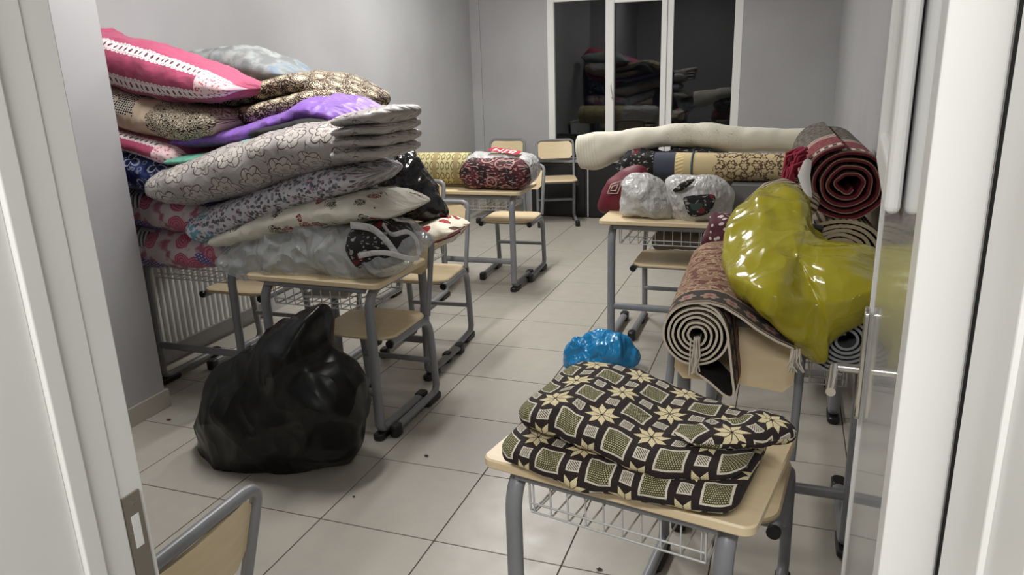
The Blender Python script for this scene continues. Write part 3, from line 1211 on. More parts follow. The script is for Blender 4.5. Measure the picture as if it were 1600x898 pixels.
def p_mixed():
    x, y = uv()
    n = nz(vec(x, y), 34, 2)
    k_ = nz(vec(x * 1.0, y * 3.0), 30, 1)
    c_ = mix((n > .56) * (k_ > .50), c8(24, 22, 24), c8(150, 148, 142))
    c_ = mix(nz(vec(x, y, 4.0), 12) > .64, c_, c8(112, 30, 36))
    c_ = mix(nz(vec(x, y, 8.0), 9) > .66, c_, c8(46, 72, 62))
    return dict(color=c_, rough=.8)


def p_maroonpat():
    x, y = uv()
    n = nz(vec(x, y), 12, 2)
    base = mix(sstep(.45, .55, n), c8(30, 14, 20), c8(78, 20, 32))
    d_ = nz(vec(x * 1.0, y * 2.6), 36, 1) > .60
    rings = (ab(vo(vec(x, y), 9) - .34) < .05)
    return dict(color=mix(mn(d_ + rings * .8, 1.0), base, c8(176, 140, 132)), rough=.8)


def p_plainnoise(a, b, sc=9):
    def f():
        x, y = uv()
        return dict(color=mix(nz(vec(x, y), sc, 3), a, b), height=folds(x, y, 9.0), strength=.55, dist=.016)
    return f


def film(name, col, alpha, rough=.22, bsc=16, strg=.5, dist=.02, spec=.6):
    def f():
        x, y, z = objc()
        w = nz(vec(x, y, z), bsc * .4, 1)
        a_ = ab(nz(vec(x + w * .12, y, z), bsc * .55, 1) - .5)
        b_ = ab(nz(vec(x, y - w * .10, z * .6), bsc * 1.3, 1) - .5)
        return dict(height=inv(mn(a_ * 5.0, 1.0)) + inv(mn(b_ * 5.0, 1.0)) * .45, strength=strg, dist=dist)
    return mat(name, f, color=col, rough=rough, spec=spec, alpha=alpha)


PINK = mat('pink_lace_cloth', p_pink, rough=.75, sheen=.2)
GREYP = mat('grey_marbled_cloth', p_grey, rough=.7)
PAIS = mat('beige_black_paisley', p_paisley, rough=.85)
BEIGE = mat('beige_printed_cloth', p_beige, rough=.75)
PURPLE = mat('purple_satin', p_plainnoise(c8(132, 84, 182), c8(112, 68, 164), 6), rough=.5, sheen=.3)
MINT = mat('mint_cloth', p_plainnoise(c8(112, 178, 156), c8(96, 160, 140), 14), rough=.8)
BLACKC = mat('black_cloth', color=c8(20, 19, 21), rough=.8)
SILVER = mat('silver_flower_satin', p_silver, rough=.34, sheen=.2)
NAVY = mat('navy_swirl_cloth', p_navy)
ROSE = mat('rose_print_cloth', p_rose, rough=.5)
GFLOR = mat('grey_small_flower_cloth', p_greyfloral, rough=.75)
CREAM = mat('cream_sprig_cloth', p_cream, rough=.75)
REDFL = mat('cream_red_flower_cloth', p_redflower, rough=.75)
STAR = mat('star_blanket', p_star)
ORI = mat('oriental_pile', p_oriental(c8(104, 62, 52), c8(132, 104, 82), c8(168, 142, 116)))
ORIB = mat('carpet_back_dark', color=c8(38, 32, 28), rough=.95)
EDGE = mat('carpet_white_edge', color=c8(206, 196, 178), rough=.9)
KIL = mat('kilim_weave', p_kilim)
KILB = mat('kilim_red_back', p_plainnoise(c8(128, 40, 52), c8(104, 30, 42), 20), rough=.95)
KEDGE = mat('kilim_edge', lambda: mix(uv()[1] < .0032, c8(104, 30, 40), c8(150, 124, 104)), rough=.95)
REDF = mat('red_fringe', p_plainnoise(c8(166, 52, 74), c8(130, 36, 56), 60), rough=.95)
STRI = mat('striped_rug', lambda: mix(fract(uv()[1] * 46.0) > .45, c8(70, 56, 48), c8(176, 160, 134)), rough=.95)
STRE = mat('striped_rug_edge', color=c8(190, 174, 146), rough=.95)
GRUG = mat('grey_rug', p_plainnoise(c8(88, 90, 92), c8(74, 76, 80), 30), rough=.95)
GRUGE = mat('grey_rug_edge', color=c8(146, 148, 150), rough=.95)
GREENR = mat('green_runner', p_green)
GREENE = mat('green_runner_edge', color=c8(196, 194, 160), rough=.9)
CRROLL = mat('cream_rug_back', p_creamroll)
BEROLL = mat('beige_flower_rug', p_beigeroll)
MAROON = mat('maroon_cloth', p_maroon)
DOTS = mat('maroon_dotted_knit', p_dots)
MIXED = mat('mixed_dark_clothes', p_mixed)
WCLOTH = mat('pale_clothes', p_plainnoise(c8(206, 204, 198), c8(160, 160, 158), 14), rough=.8)
BLUECL = mat('pale_blue_clothes', p_plainnoise(c8(188, 204, 210), c8(206, 190, 160), 6), rough=.8)
TWINE = mat('white_twine', color=c8(206, 198, 184), rough=.9)
CLEAR = film('clear_bag_film', c8(216, 222, 226), .45, rough=.16, bsc=13, strg=.9, dist=.025)
WRAP = film('clear_wrap_film', c8(238, 238, 238), .10, rough=.12, bsc=12, strg=.5)
WBAG = film('white_bag_film', c8(212, 212, 210), .72, rough=.34, bsc=26, strg=.55, dist=.014)
YBAG = film('yellow_bag_film', c8(176, 166, 40), .80, rough=.17, bsc=10, strg=.5, dist=.012)
BBAG = film('black_bag_film', c8(5, 5, 6), 1.0, rough=.33, bsc=6, strg=.5, dist=.03, spec=.35)
BBAG2 = film('shiny_black_film', c8(12, 13, 15), 1.0, rough=.15, bsc=13, strg=.6, dist=.014)
BLBAG = film('blue_bag_film', c8(24, 132, 190), .93, rough=.25, bsc=16, strg=.6)
REDINK = mat('red_print', color=c8(170, 24, 52), rough=.4)
WHINK = mat('white_print', color=c8(236, 234, 232), rough=.4)

# ------------------------------------------------------------------ left pile
GP = 'bedding heaped on the left desks'
soft('pillow', [(120, 30, 110), (165, 47, 125), (210, 58, 142), (260, 72, 155), (310, 90, 160), (352, 108, 158), (390, 128, 150)], .90, .17, PINK,
     'pink pillow with white lace bands on top of the pile', 'pillow', GP, wr=.006, ex=2.1, endr=.035)
soft('pillow', [(285, 84, 112), (330, 78, 122), (380, 71, 128), (430, 84, 130), (468, 106, 126)], 1.42, .18, GREYP,
     'grey marbled pillow behind the pink lace pillow', 'pillow', GP, wr=.012, ex=2.2, endr=.1)
pb = empty('folded_blanket', (-.75, 1.25, 1.35)); tag(pb, 'beige and black paisley blanket folded double on the purple sheet', 'blanket', GP)
o = soft('fold_layer', [(345, 148, 172), (400, 136, 166), (450, 122, 156), (500, 111, 146), (540, 124, 160), (578, 150, 178)], 1.22, .24, PAIS, ex=3, wr=.005, endr=.04, seed=3)
o.parent = pb; o.matrix_parent_inverse = Matrix.Translation((.75, -1.25, -1.35))
o = soft('fold_layer', [(335, 178, 206), (390, 166, 202), (440, 156, 190), (490, 143, 178), (530, 136, 172), (560, 150, 178)], 1.14, .24, PAIS, ex=3, wr=.005, endr=.04, seed=4)
o.parent = pb; o.matrix_parent_inverse = Matrix.Translation((.75, -1.25, -1.35))
soft('black_garment', [(520, 128, 150), (548, 126, 165), (572, 142, 172), (592, 160, 178)], 1.52, .12, BLACKC, 'black garment behind the paisley blanket', 'clothing', GP, wr=.01)
soft('white_garment', [(340, 128, 165), (385, 122, 160), (425, 124, 156)], 1.50, .14, WCLOTH, 'white garment crumpled under the grey marbled pillow', 'clothing', GP, wr=.012)
soft('pillow', [(125, 112, 170), (180, 126, 188), (230, 142, 204), (280, 156, 216), (325, 164, 222), (378, 170, 206)], .92, .20, BEIGE,
     'beige pillow with black honeycomb and zebra prints under the pink lace pillow', 'pillow', GP, wr=.008, ex=2.3, endr=.08)
soft('pillow', [(130, 170, 200), (190, 190, 220), (240, 204, 236), (280, 214, 250), (316, 226, 260)], .88, .20, PINK,
     'pink pillow with lace trim squeezed above the navy pillow', 'pillow', GP, wr=.005, ex=2.4, endr=.05, seed=5)
soft('satin_sheet', [(312, 206, 228), (360, 198, 226), (410, 192, 222), (450, 178, 214), (490, 162, 200), (522, 146, 194), (560, 162, 192), (580, 178, 192)], 1.00, .24, PURPLE,
     'purple satin sheet between paisley blanket and silver duvet', 'sheet', GP, wr=.014, wsc=12, ex=2.2, endr=.05, crum=.012, csc=6)
soft('black_garment', [(420, 196, 216), (460, 190, 212), (500, 180, 206), (545, 174, 200)], .90, .20, BLACKC, 'black garment tucked under the purple satin sheet', 'clothing', GP, wr=.006)
soft('mint_cloth', [(300, 240, 252), (350, 234, 252), (390, 222, 246), (430, 208, 236), (470, 204, 226)], .86, .20, MINT,
     'mint green cloth edge above the silver duvet', 'cloth', GP, wr=.008, wsc=20, ex=2.4, endr=.03)
# silver duvet: long bolster and its folded end
sd = empty('duvet', (-.6, .82, 1.1)); tag(sd, 'silver grey duvet with outlined flowers and folded end', 'duvet', GP)
INV = Matrix.Translation((.6, -.82, -1.1))
o = soft('folded_body', [(281, 262, 306), (320, 248, 313), (370, 230, 306), (420, 212, 296), (470, 196, 276), (520, 184, 262), (570, 184, 250), (618, 190, 244)], .84, .27, SILVER, ex=2.5, wr=.008, endr=.09)
o.parent = sd; o.matrix_parent_inverse = INV
for k, (a, b, c_, d) in enumerate(((176, 196, 164, 190), (194, 210, 186, 206), (208, 226, 204, 224), (224, 246, 222, 242))):
    o = soft('end_fold', [(552, a + 3, b), (580, (a + c_) / 2, (b + d) / 2 - 1), (605, c_ + 2, d), (630, c_, d)], .72 + .01 * k, .20, SILVER, ex=3.0, wr=.003, endr=.03, seed=k)
    o.parent = sd; o.matrix_parent_inverse = INV
o = soft('end_flap', [(565, 176, 188), (600, 165, 240), (631, 164, 236)], .96, .12, SILVER, ex=3.5, wr=.004, endr=.03, seed=8)
o.parent = sd; o.matrix_parent_inverse = INV
soft('pillow', [(170, 208, 262), (210, 214, 286), (250, 222, 298), (285, 236, 302), (310, 254, 300)], .88, .20, NAVY,
     'navy blue pillow with white swirls beside the silver duvet', 'pillow', GP, wr=.008, ex=2.2, endr=.09)
for k, (st, lab) in enumerate((([(165, 280, 330), (215, 287, 342), (260, 292, 354), (305, 300, 358), (350, 312, 356), (395, 322, 352)], 'rose print quilt in clear wrap under the navy pillow'),
                              ([(170, 342, 392), (220, 346, 402), (265, 348, 412), (310, 354, 414), (350, 360, 410), (385, 366, 402)], 'rose print quilt in clear wrap lying on the desk by the wall'))):
    q = soft('wrapped_quilt', st, .93, .17, ROSE, lab, 'quilt', GP, wr=.012, ex=2.5, endr=.07, seed=20 + k)
    w_ = soft('clear_wrap', [(a, b - 2, c_ + (1 if k else 2)) for a, b, c_ in st], .93, .178, WRAP, wr=.014, ex=2.5, endr=.07, seed=20 + k, crum=.012, csc=9)
    w_.parent = q
soft('duvet', [(337, 328, 370), (370, 312, 371), (410, 296, 352), (455, 279, 332), (505, 262, 314), (550, 250, 302), (598, 252, 284)], .86, .25, GFLOR,
     'white duvet with small grey flowers under the silver duvet', 'duvet', GP, wr=.010, ex=2.3, endr=.08)
soft('duvet', [(368, 356, 378), (410, 336, 372), (460, 316, 362), (510, 302, 352), (560, 294, 344), (605, 298, 338), (645, 316, 334)], .84, .23, CREAM,
     'cream duvet with red and brown sprigs on the clear bag', 'duvet', GP, wr=.010, ex=2.2, endr=.07)
# clear carrier bag on the front left desk
cbg = empty('clear_bag', (-.35, .78, .712)); tag(cbg, 'translucent plastic carrier bag of clothes on the front left desk', 'bag')
ICB = Matrix.Translation((.35, -.78, -.712))
o = soft('bag_film', [(372, 384, 410), (400, 362, 426), (450, 345, 432), (510, 338, 434), (565, 337, 432), (610, 346, 424), (658, 366, 402)], .78, .19, CLEAR, ex=2.3, wr=.01, endr=.06, crum=.034, csc=9, seed=11, nu=110, nv=90)
o.parent = cbg; o.matrix_parent_inverse = ICB
o = soft('clothes', [(385, 388, 412), (430, 368, 426), (480, 356, 428), (540, 352, 428), (580, 356, 424)], .79, .15, BLUECL, ex=2.3, wr=.02, endr=.06, seed=4)
o.parent = cbg; o.matrix_parent_inverse = ICB
o = soft('dark_clothes', [(560, 345, 420), (600, 342, 414), (635, 350, 404)], .70, .13, MIXED, ex=2.2, wr=.02, endr=.05, seed=9)
o.parent = cbg; o.matrix_parent_inverse = ICB
def strap(name, pts, w, M, parent, INVM, th=.0022, up=(0, 0, 1)):
    mb = MB()
    P = [V(p) for p in pts]
    n = 24
    ps = [cr(P, i / n) for i in range(n + 1)]
    mb.tube(ps, (w, th), 10, ref=up)
    o = mb.build(name, M, parent)
    if INVM: o.matrix_parent_inverse = INVM
    return o
strap('handle', [at(548, 352, .60), at(578, 356, .575), at(600, 372, .565), at(618, 395, .56), at(622, 402, .57)], .015, WBAG, cbg, ICB)
strap('handle', [at(560, 400, .565), at(585, 395, .56), at(610, 396, .555), at(640, 404, .57), at(655, 402, .60)], .011, WBAG, cbg, ICB)
strap('handle', [at(598, 350, .62), at(612, 366, .60), at(636, 362, .60), at(650, 374, .60), at(655, 398, .60)], .010, WBAG, cbg, ICB)

# shiny black sack and flowered cushion behind
puff('black_sack', [(632, 232), (662, 268), (690, 318), (690, 340), (664, 346), (630, 346), (600, 330), (588, 290), (596, 250)], 1.45, .16, .16, BBAG2,
     'shiny crumpled black sack behind the silver duvet', 'sack', center=(640, 305), crum=.022, csc=9, knot=(632, 236), seed=2)
soft('cushion', [(632, 356, 384), (665, 346, 385), (698, 339, 378), (722, 348, 364)], 1.44, .15, REDFL, 'cream cushion with red flowers and brown piping leaning on a chair', 'cushion', wr=.006, ex=2.0, endr=.05, seed=6)

mb = MB(); mb.tube([cr([at(640, 382, 1.285), at(668, 381, 1.28), at(700, 371, 1.285), at(719, 361, 1.32)], k / 16) for k in range(17)], .006, 6)
o = mb.build('piping', mat('brown_piping', color=c8(92, 40, 34), rough=.7)); o.parent = bpy.data.objects['cushion']
# green runner roll and wrapped blanket on the rear left desk
gr = empty('runner_roll', (-1.0, 3.0, .712)); tag(gr, 'green runner rug with flower bands rolled up on the rear left desk', 'rug')
mb = MB()
rp = spiral(.02, .120, 6.0, -PI / 2, 1, n=26)
o_end = at(735, 268, 3.0); o_end.z = .712 + .127
ax_ = V((-1, -.10, 0)).normalized()
carpet(mb, rp, o_end, ax_, .62, .012, 8, mis=(0, 0, 1))
o = mb.build('rolled_rug', [GREENR, GREENE], gr); o.matrix_parent_inverse = Matrix.Translation((1.0, -3.0, -.712))

wbk = empty('wrapped_blanket', (-.42, 2.98, .712)); tag(wbk, 'rolled maroon blanket half covered by a printed white carrier bag', 'blanket')
IW = Matrix.Translation((.42, -2.98, -.712))
st = [(714, 262, 296), (740, 250, 302), (770, 246, 303), (800, 250, 302), (827, 262, 290)]
A_, B_ = at(714, 275, 2.85), at(827, 275, 2.85)
def roundblock(name, M, x0, x1, y0, y1, z0, z1, seed, ex=3.2, wr=.008, crum=0.0, n=40):
    mb = MB()
    C = [V((x0 + (x1 - x0) * t, (y0 + y1) / 2, (z0 + z1) / 2)) for t in (0, .33, .67, 1)]
    slab3(mb, C, [(z1 - z0) / 2] * 4, [(y1 - y0) / 2] * 4, ex=ex, wr=wr, crum=crum, seed=seed, endr=.10, nu=n)
    return mb.build(name, M, wbk, uvn=True)
o = roundblock('blanket_roll', mat('maroon_pattern', p_maroonpat), A_.x + .01, B_.x - .01, 2.82, 3.12, .714, .93, 5, wr=.010); o.matrix_parent_inverse = IW
o = roundblock('carrier_bag', WBAG, A_.x, B_.x, 2.89, 3.16, .722, .955, 6, wr=.012, crum=.008); o.matrix_parent_inverse = IW
bagz = .950
mb = MB(); rslab(mb, .25, .085, 0, .0012, .02, .0004, 5)
lab = mb.build('printed_panel', REDINK, wbk); lab.matrix_parent_inverse = IW
lc = V(((A_.x + B_.x) / 2 + .05, 2.975, .970))
lab.location = lc; lab.rotation_euler = (R_(9), R_(5), R_(-14))
cu = bpy.data.curves.new('lettering', 'FONT'); cu.body = 'BİM'; cu.size = .085; cu.extrude = .0008; cu.align_x = 'CENTER'; cu.align_y = 'CENTER'
to = bpy.data.objects.new('lettering_curve', cu); COL.objects.link(to)
bpy.context.view_layer.update()
tm = bpy.data.meshes.new_from_object(to.evaluated_get(bpy.context.evaluated_depsgraph_get())); bpy.data.objects.remove(to)
tm.materials.clear(); tm.materials.append(WHINK)
to = bpy.data.objects.new('lettering', tm); COL.objects.link(to); to.parent = lab; to.location = (0, 0, .002); to.rotation_euler = (0, 0, PI); to.scale = (1.25, 1, 1)

# ------------------------------------------------------------------ black bin bag on the floor
bb = puff('bin_bag', [(488, 480), (503, 488), (510, 545), (550, 580), (566, 615), (560, 690), (540, 722), (470, 742), (395, 754), (350, 754), (326, 715), (312, 660), (326, 600), (392, 546), (444, 502)], .34, .20, .20, BBAG,
          'large black bin bag slumped on the floor with its neck pulled up', 'bag', center=(440, 650), crum=.040, csc=5.0, wr=.022, wsc=3.5, seed=6, floor_z=.002, pw=2.6, n=110, rings=34)

# blue bag on the floor
puff('blue_bag', [(892, 522), (910, 530), (925, 520), (950, 514), (985, 525), (997, 548), (990, 572), (950, 580), (905, 578), (876, 572), (878, 548)], 1.63, .10, .10, BLBAG,
     'crumpled blue plastic bag lying on the floor tiles', 'bag', center=(938, 552), crum=.035, csc=11, wr=.012, wsc=9, seed=7, floor_z=.002, n=96, rings=28)

# ------------------------------------------------------------------ star blanket on the front desk
sb = empty('star_blanket', (1.255, -.505, .712)); sb.rotation_euler = (0, 0, R_(-10)); tag(sb, 'dark and cream star patterned blanket folded on the front desk', 'blanket')
for k, (z0, z1, w_, d_, cx, cy, sd_) in enumerate(((.002, .072, .515, .350, -.03, -.02, 3), (.066, .134, .49, .335, -.02, .0, 8))):
    mb = MB()
    C = [V((cx - w_ / 2 + w_ * t, cy + (.012 * math.sin(t * 6 + 1) if k else 0), (z0 + z1) / 2 + (.012 * math.sin(t * 5 + .5) - .01 * t if k else 0))) for t in (0, .2, .4, .6, .8, 1)]
    H_ = [(z1 - z0) / 2 * f for f in ((.8, 1.0, 1.1, 1.0, .9, .6) if k else (.95, 1, 1, 1, 1, .95))]
    slab3(mb, C, H_, [d_ / 2 * f for f in ((.86, .95, 1, 1, .92, .72) if k else (.95, 1, 1, 1, 1, .92))], ex=2.6, exd=5.0, wr=.016, wsc=6, nu=110, nv=110, endr=.045, seed=sd_)
    o = mb.build('folded_layer', STAR, sb, uvn=True)
mb = MB()
slab3(mb, [V((.10, -.11, .125)), V((.17, -.04, .120)), V((.235, .05, .105)), V((.25, .12, .09))], [.012, .022, .024, .014], [.03, .05, .05, .03], D=V((.8, -.5, 0)), ex=2.2, wr=.008, nu=40, nv=40, endr=.04, seed=14)
mb.build('turned_corner', STAR, sb, uvn=True)

# ------------------------------------------------------------------ right side
GB = 'white carrier bags on the desk'
b1 = puff('carrier_bag', [(978, 282), (1000, 272), (1030, 276), (1046, 295), (1050, 325), (1040, 341), (1000, 341), (966, 336), (968, 312)], 2.12, .10, .11, WBAG,
          'crumpled greyish white carrier bag beside the torn one on the desk', 'bag', center=(1008, 312), crum=.022, csc=12, seed=3)
o = puff('clothes', [(985, 290), (1005, 282), (1030, 286), (1040, 300), (1040, 332), (1000, 334), (975, 328)], 2.12, .06, .06, WCLOTH, crum=.01, seed=2, n=40, rings=10); o.parent = b1
b2 = empty('torn_carrier_bag', (1.05, 2.12, .712)); tag(b2, 'white carrier bag with torn openings showing patterned cloth', 'bag')
IB2 = Matrix.Translation((-1.05, -2.12, -.712))
o = puff('bag_film', [(1040, 285), (1070, 272), (1110, 270), (1138, 284), (1146, 312), (1140, 340), (1105, 348), (1070, 348), (1050, 335)], 2.14, .12, .13, WBAG, center=(1098, 312), crum=.02, csc=11, seed=9)
o.parent = b2; o.matrix_parent_inverse = IB2
o = puff('clothes', [(1052, 292), (1075, 282), (1110, 280), (1130, 292), (1138, 315), (1130, 335), (1105, 340), (1070, 338), (1056, 325)], 2.14, .075, .08, mat('dark_grey_clothes', p_plainnoise(c8(120, 120, 118), c8(70, 70, 72), 14), rough=.8), crum=.01, seed=6, n=40, rings=10); o.parent = b2; o.matrix_parent_inverse = IB2
for nm, ol, yy in (('torn_opening', [(1068, 308), (1090, 305), (1112, 303), (1118, 310), (1108, 332), (1080, 338), (1070, 322)], 2.02), ('torn_opening', [(1052, 296), (1072, 282), (1086, 280), (1074, 292), (1058, 300)], 2.035)):
    o = puff(nm, ol, yy, .012, .02, MIXED, crum=.004, csc=20, seed=5, n=40, rings=8)
    o.parent = b2; o.matrix_parent_inverse = IB2
puff('maroon_bag', [(985, 258), (1010, 262), (1016, 300), (1000, 330), (962, 334), (936, 328), (938, 304), (955, 275)], 2.34, .10, .10, MAROON,
     'maroon cloth bundle with white diamond trim on the desk', 'bundle', center=(975, 300), crum=.010, csc=9, seed=3)
dm = MB()
for s_ in (1.0, .5):
    q = [at(959 + s_ * x_, 294 + s_ * y_, 2.235) for x_, y_ in ((-10, 8), (-4, -6), (13, -12), (6, 8))]
    dm.tube(q, .0035, 6, closed=True, ref=(0, 1, 0))
do = dm.build('diamond_trim', TWINE); do.parent = bpy.data.objects['maroon_bag']
soft('clothes_heap', [(965, 240, 275), (1000, 232, 285), (1040, 234, 262), (1090, 232, 258), (1130, 236, 262)], 2.62, .10, MIXED, 'dark and white clothes heaped under the cream rug roll', 'clothing', wr=.02)

# cream rug roll
cro = empty('rug_roll', (.3, 2.6, .95)); tag(cro, 'long cream rolled rug lying across the right hand heap', 'rug')
ICR = Matrix.Translation((-.3, -2.6, -.95))
o = soft('rolled_rug', [(903, 212, 262), (935, 204, 262), (970, 203, 248), (1010, 199, 234), (1055, 194, 228), (1105, 193, 230), (1160, 197, 238), (1215, 199, 238), (1275, 200, 240)], 2.66, .075, CRROLL, ex=2.1, wr=.010, wsc=7, endr=.012, crum=.012, csc=4, nu=90)
o.parent = cro; o.matrix_parent_inverse = ICR
# beige flowered roll
bro = empty('rug_roll', (.8, 2.45, .9)); tag(bro, 'beige flowered rug roll with navy end band under the cream rug', 'rug')
IBR = Matrix.Translation((-.8, -2.45, -.9))
L_, R2 = at(1024, 259, 2.45), at(1250, 262, 2.45)
mb = MB(); mb.tube([L_ + (R2 - L_) * (k / 12) for k in range(13)], .078, 28, ref=(0, 0, 1))
o = mb.build('rolled_rug', BEROLL, bro); o.matrix_parent_inverse = IBR
mb = MB(); c_ = L_ + (R2 - L_).normalized() * .215
mb.tube([c_ + V((0, .082 * math.cos(a), .082 * math.sin(a))) for a in [2 * PI * k / 24 for k in range(24)]], .005, 6, closed=True, ref=(1, 0, 0))
mb.build('tie_cord', mat('teal_cord', color=c8(60, 96, 100), rough=.7), bro).matrix_parent_inverse = IBR
boxo('grey_box', (1.22, 1.60, 2.30, 2.52, .712, .87), mat('grey_card', color=c8(112, 114, 114), rough=.8)); tag(bpy.data.objects['grey_box'], 'plain grey box behind the torn carrier bag', 'box')

# striped rug roll and kilim roll by the right wall
def rollobj(name, label, path, O, ax, length, th, mats, part='rolled_rug', m_=10, **k):
    t = empty(name, tuple(O)); tag(t, label, 'rug')
    mb = MB(); carpet(mb, path, V((0, 0, 0)), ax, length, th, m_, **k)
    o = mb.build(part, mats, t, angle=50)
    return t
ks = at(1322, 358, 1.02)
st_roll = rollobj('striped_rug_roll', 'striped beige and brown rug roll under the red kilim', spiral(.012, .165, 6.5, PI * .9, -1, sx=1.0, sz=.72, n=40, wob=.006), V((1.70, 1.00, .845)), V((-.06, 1, 0)), .95, .013, [STRI, ORIB, STRE])
kl = rollobj('kilim_roll', 'red backed kilim rolled up on the striped rug by the wall', spiral(.03, .165, 4.6, PI * .55, -1, sx=.92, sz=.84, n=44, wob=.010, seed=3), V((1.712, 1.02, 1.085)), V((-.05, 1, .02)), .85, .013, [KIL, KILB, KEDGE])
o = soft('fringed_flap', [(1165, 318, 340), (1195, 292, 330), (1220, 282, 320), (1250, 292, 330), (1275, 306, 345)], .98, .10, STRI, ex=2.2, wr=.006, endr=.03)
o.parent = st_roll; o.matrix_parent_inverse = Matrix.Translation(-V(st_roll.location))
# red fringe hanging at its left
fm = MB()
for k in range(46):
    a = k / 45
    p0 = V((1.56 - .012 * a, 1.04 + .36 * a * .35, 1.17 - .02 * a)) + V((random.uniform(-.01, .01), 0, random.uniform(-.02, .05)))
    L1 = random.uniform(.10, .17)
    fm.tube([p0, p0 + V((-.035 + random.uniform(-.02, .01), random.uniform(-.01, .01), -.02)), p0 + V((-.045 + random.uniform(-.025, .02), random.uniform(-.02, .02), -L1))], .006, 5)
fo = fm.build('red_fringe', REDF, kl); fo.matrix_parent_inverse = Matrix.Translation(-V(kl.location)); fo['kind'] = 'stuff'
# white strap on top of the yellow bag
strap_ = MB()
ps = [at(1262, 252, .93), at(1256, 275, .92), at(1262, 300, .91), at(1266, 325, .90), at(1270, 350, .90)]
rows = []
for k, (p, w_) in enumerate(zip(ps, (.014, .021, .014, .007, .005))):
    rows.append([p + V((w_ * x_, 0, 0)) + V((0, -.004 * (1 - x_ * x_), .01 * (1 - x_ * x_) if k == 0 else 0)) for x_ in (-1, -.6, 0, .6, 1)])
strap_.grid(rows); strap_.grid([[q + V((0, .004, 0)) for q in r_] for r_ in rows], flip=True)
so = strap_.build('white_strap', WHITE); tag(so, 'flat white plastic strap hanging over the tied yellow bag', 'strap')

# yellow bag
yb_ = empty('yellow_bag', (1.5, .62, .80)); tag(yb_, 'tied translucent yellow bin bag resting on carpets by the wall', 'bag')
IY = Matrix.Translation((-1.5, -.62, -.80))
YO = [(1268, 350), (1262, 318), (1240, 298), (1208, 296), (1165, 318), (1136, 352), (1126, 392), (1142, 440), (1190, 492), (1235, 540), (1262, 556), (1292, 560), (1302, 532), (1345, 505), (1378, 470), (1382, 420), (1362, 394), (1310, 384), (1285, 372)]
def ypl(y): return .80 - .77 * min(1, max(0, (y - 300) / 180))
o = puff('bag_film', [(x, y, ypl(y)) for x, y in YO], .26, .13, .12, YBAG,
         view=(.05, -.72, .70), center=(1240, 430), crum=.024, csc=7, wr=.016, wsc=5, seed=5, knot=(1270, 353, .62), n=150, rings=40, pw=2.4)
o.parent = yb_; o.matrix_parent_inverse = IY
o = soft('contents', [(x, a_, b_, ypl((a_ + b_) / 2)) for x, a_, b_ in ((1180, 372, 392), (1215, 385, 415), (1260, 425, 460), (1305, 435, 465), (1340, 440, 458))], 0, .06, mat('dim_clothes', p_plainnoise(c8(60, 52, 40), c8(150, 120, 90), 10), rough=.8), ex=2.1, wr=.008, endr=.05)
o.parent = yb_; o.matrix_parent_inverse = IY
mb = MB(); kp = at(1268, 353, .50)
mb.tube(fillet([kp + V((-.022, -.03, 0)), kp + V((.0, -.035, .004)), kp + V((.03, -.02, -.004))], .01), (.011, .008), 8)
mb.build('tie_clip', CAP, yb_).matrix_parent_inverse = IY
soft('knit_bundle', [(1098, 350, 398), (1118, 332, 412), (1140, 330, 400), (1165, 335, 390)], 1.33, .12, DOTS, 'maroon knit with white dots squeezed behind the yellow bag', 'clothing', wr=.006)

# oriental carpet, half unrolled, overhanging the desk
oc = empty('oriental_carpet', (1.29, .03, .712)); tag(oc, 'brown oriental carpet half unrolled with white bound spiral edge', 'carpet')
cz = .098
sp1 = spiral(.016, .094, 5.6, PI * .5, -1, n=40, wob=.003)
flap = [(.03, .097), (.07, .088), (.115, .062), (.16, .030), (.21, .002), (.255, -.016)]
mb = MB()
carpet(mb, sp1 + flap, V((0, 0, cz)), V((-.02, 1, 0)), .74, .0065, 16, mis=(0, 1, 2))
o = mb.build('rolled_pile', [ORI, ORIB, EDGE], oc, angle=50)
hang = [(.0, .094), (.05, .076), (.078, .03), (.090, -.03), (.100, -.10), (.108, -.165), (.085, -.170), (.04, -.135), (-.01, -.104)]
hp = [cr([V((a, b)) for a, b in hang], k / 48) for k in range(49)]
mb = MB(); carpet(mb, [(p.x, p.y) for p in hp], V((0, .004, cz)), V((.04, 1, 0)), .24, .0065, 6, mis=(0, 1, 2))
o = mb.build('hanging_layer', [ORI, ORIB, EDGE], oc, angle=50)
def tassel(p, n_, L_, par, name='tassel', spread=.012):
    mb = MB()
    for k in range(n_):
        q = V(p) + V((random.uniform(-spread, spread), random.uniform(-spread, spread), 0))
        mb.tube([q, q + V((random.uniform(-.008, .008), -.008, -L_ * .5)), q + V((random.uniform(-.016, .016), -.006, -L_ * random.uniform(.8, 1.1)))], .0022, 5)
    o = mb.build(name, TWINE, par); o['kind'] = 'stuff'
tassel((.0, -.012, cz + .0), 16, .10, oc)
tassel((.262, -.012, cz - .012), 18, .06, oc)

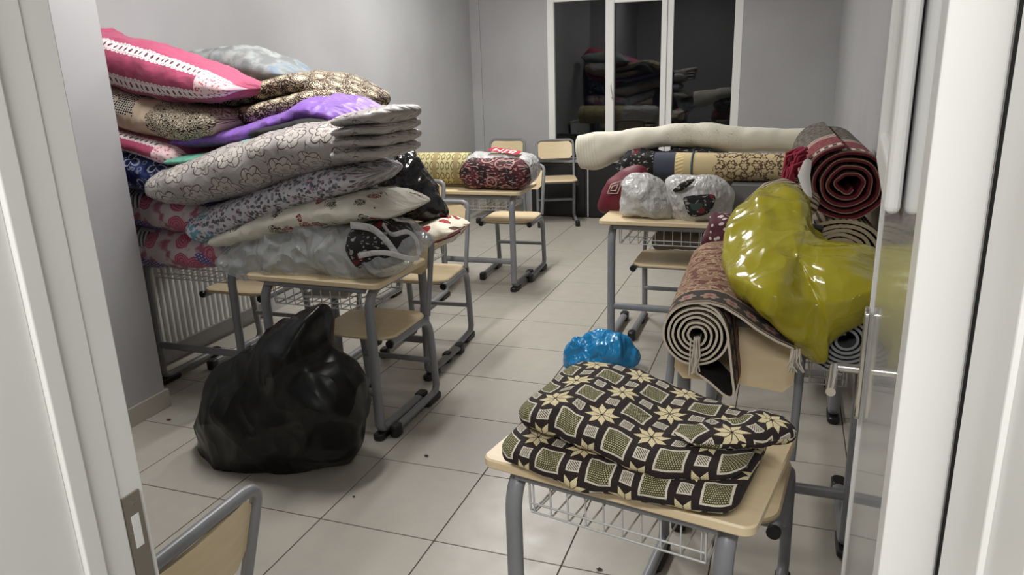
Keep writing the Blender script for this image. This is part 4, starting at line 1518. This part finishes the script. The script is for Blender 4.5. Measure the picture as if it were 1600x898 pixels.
rollobj('grey_rug_roll', 'dark grey rubber backed rug rolled up behind the door handle', spiral(.02, .105, 6.5, -PI * .5, 1, sx=1.0, sz=.92, n=40), V((1.672, .07, .712 + .105)), V((.0, 1, 0)), .58, .007, [GRUG, GRUG, GRUGE])

mb = MB(); rslab(mb, .20, .14, 0, .012, .004, .002, 2)
o = mb.build('paper_stack', mat('paper', color=c8(228, 226, 220), rough=.8)); o.location = (-.40, .80, .579); o.rotation_euler = (0, 0, .2)
tag(o, 'white paper stack lying in the wire basket of the clear bag desk', 'paper')
soft('folded_cloth', [(1022, 362, 386), (1050, 360, 387), (1085, 361, 387), (1108, 364, 386)], 2.24, .12, mat('taupe_cloth', p_plainnoise(c8(128, 116, 102), c8(104, 94, 84), 12), rough=.85), 'taupe folded cloth in the wire basket under the white bags', 'cloth', wr=.004, ex=3, endr=.03)

# ------------------------------------------------------------------ scraps on floor and desk
def scrap(px, py, s_, col, lab, z=0.001):
    p = atz(px, py, z)
    mb = MB()
    n_ = 7
    R1 = [random.uniform(.5, 1.0) for _ in range(n_)]
    top = [p + V((s_ * R1[k] * math.cos(2 * PI * k / n_), s_ * .7 * R1[k] * math.sin(2 * PI * k / n_), .002 + random.uniform(0, .003))) for k in range(n_)]
    mb.poly(top); mb.grid([[q, q - V((0, 0, .0015))] for q in top], closeu=True)
    o = mb.build('litter_scrap', mat('scrap', color=col, rough=.8)); tag(o, lab, 'litter', 'litter on the floor and desk')
for a in ((666, 712, .013, c8(40, 32, 28), 'dark leaf scrap on the tiles beside the front left desk'), (553, 776, .008, c8(40, 32, 28), 'small dark scrap in the shadow of the bin bag'),
          (264, 656, .016, c8(96, 60, 50), 'brown scrap by the pier skirting'), (937, 890, .012, c8(44, 36, 30), 'dark scrap under the wire basket of the front desk')):
    scrap(*a)
for a in ((1180, 733, .009, c8(236, 234, 228), 'small white paper fleck on the front desk edge'), (1160, 759, .012, c8(236, 234, 228), 'larger white paper fleck on the front desk edge')):
    scrap(*a, z=.714)
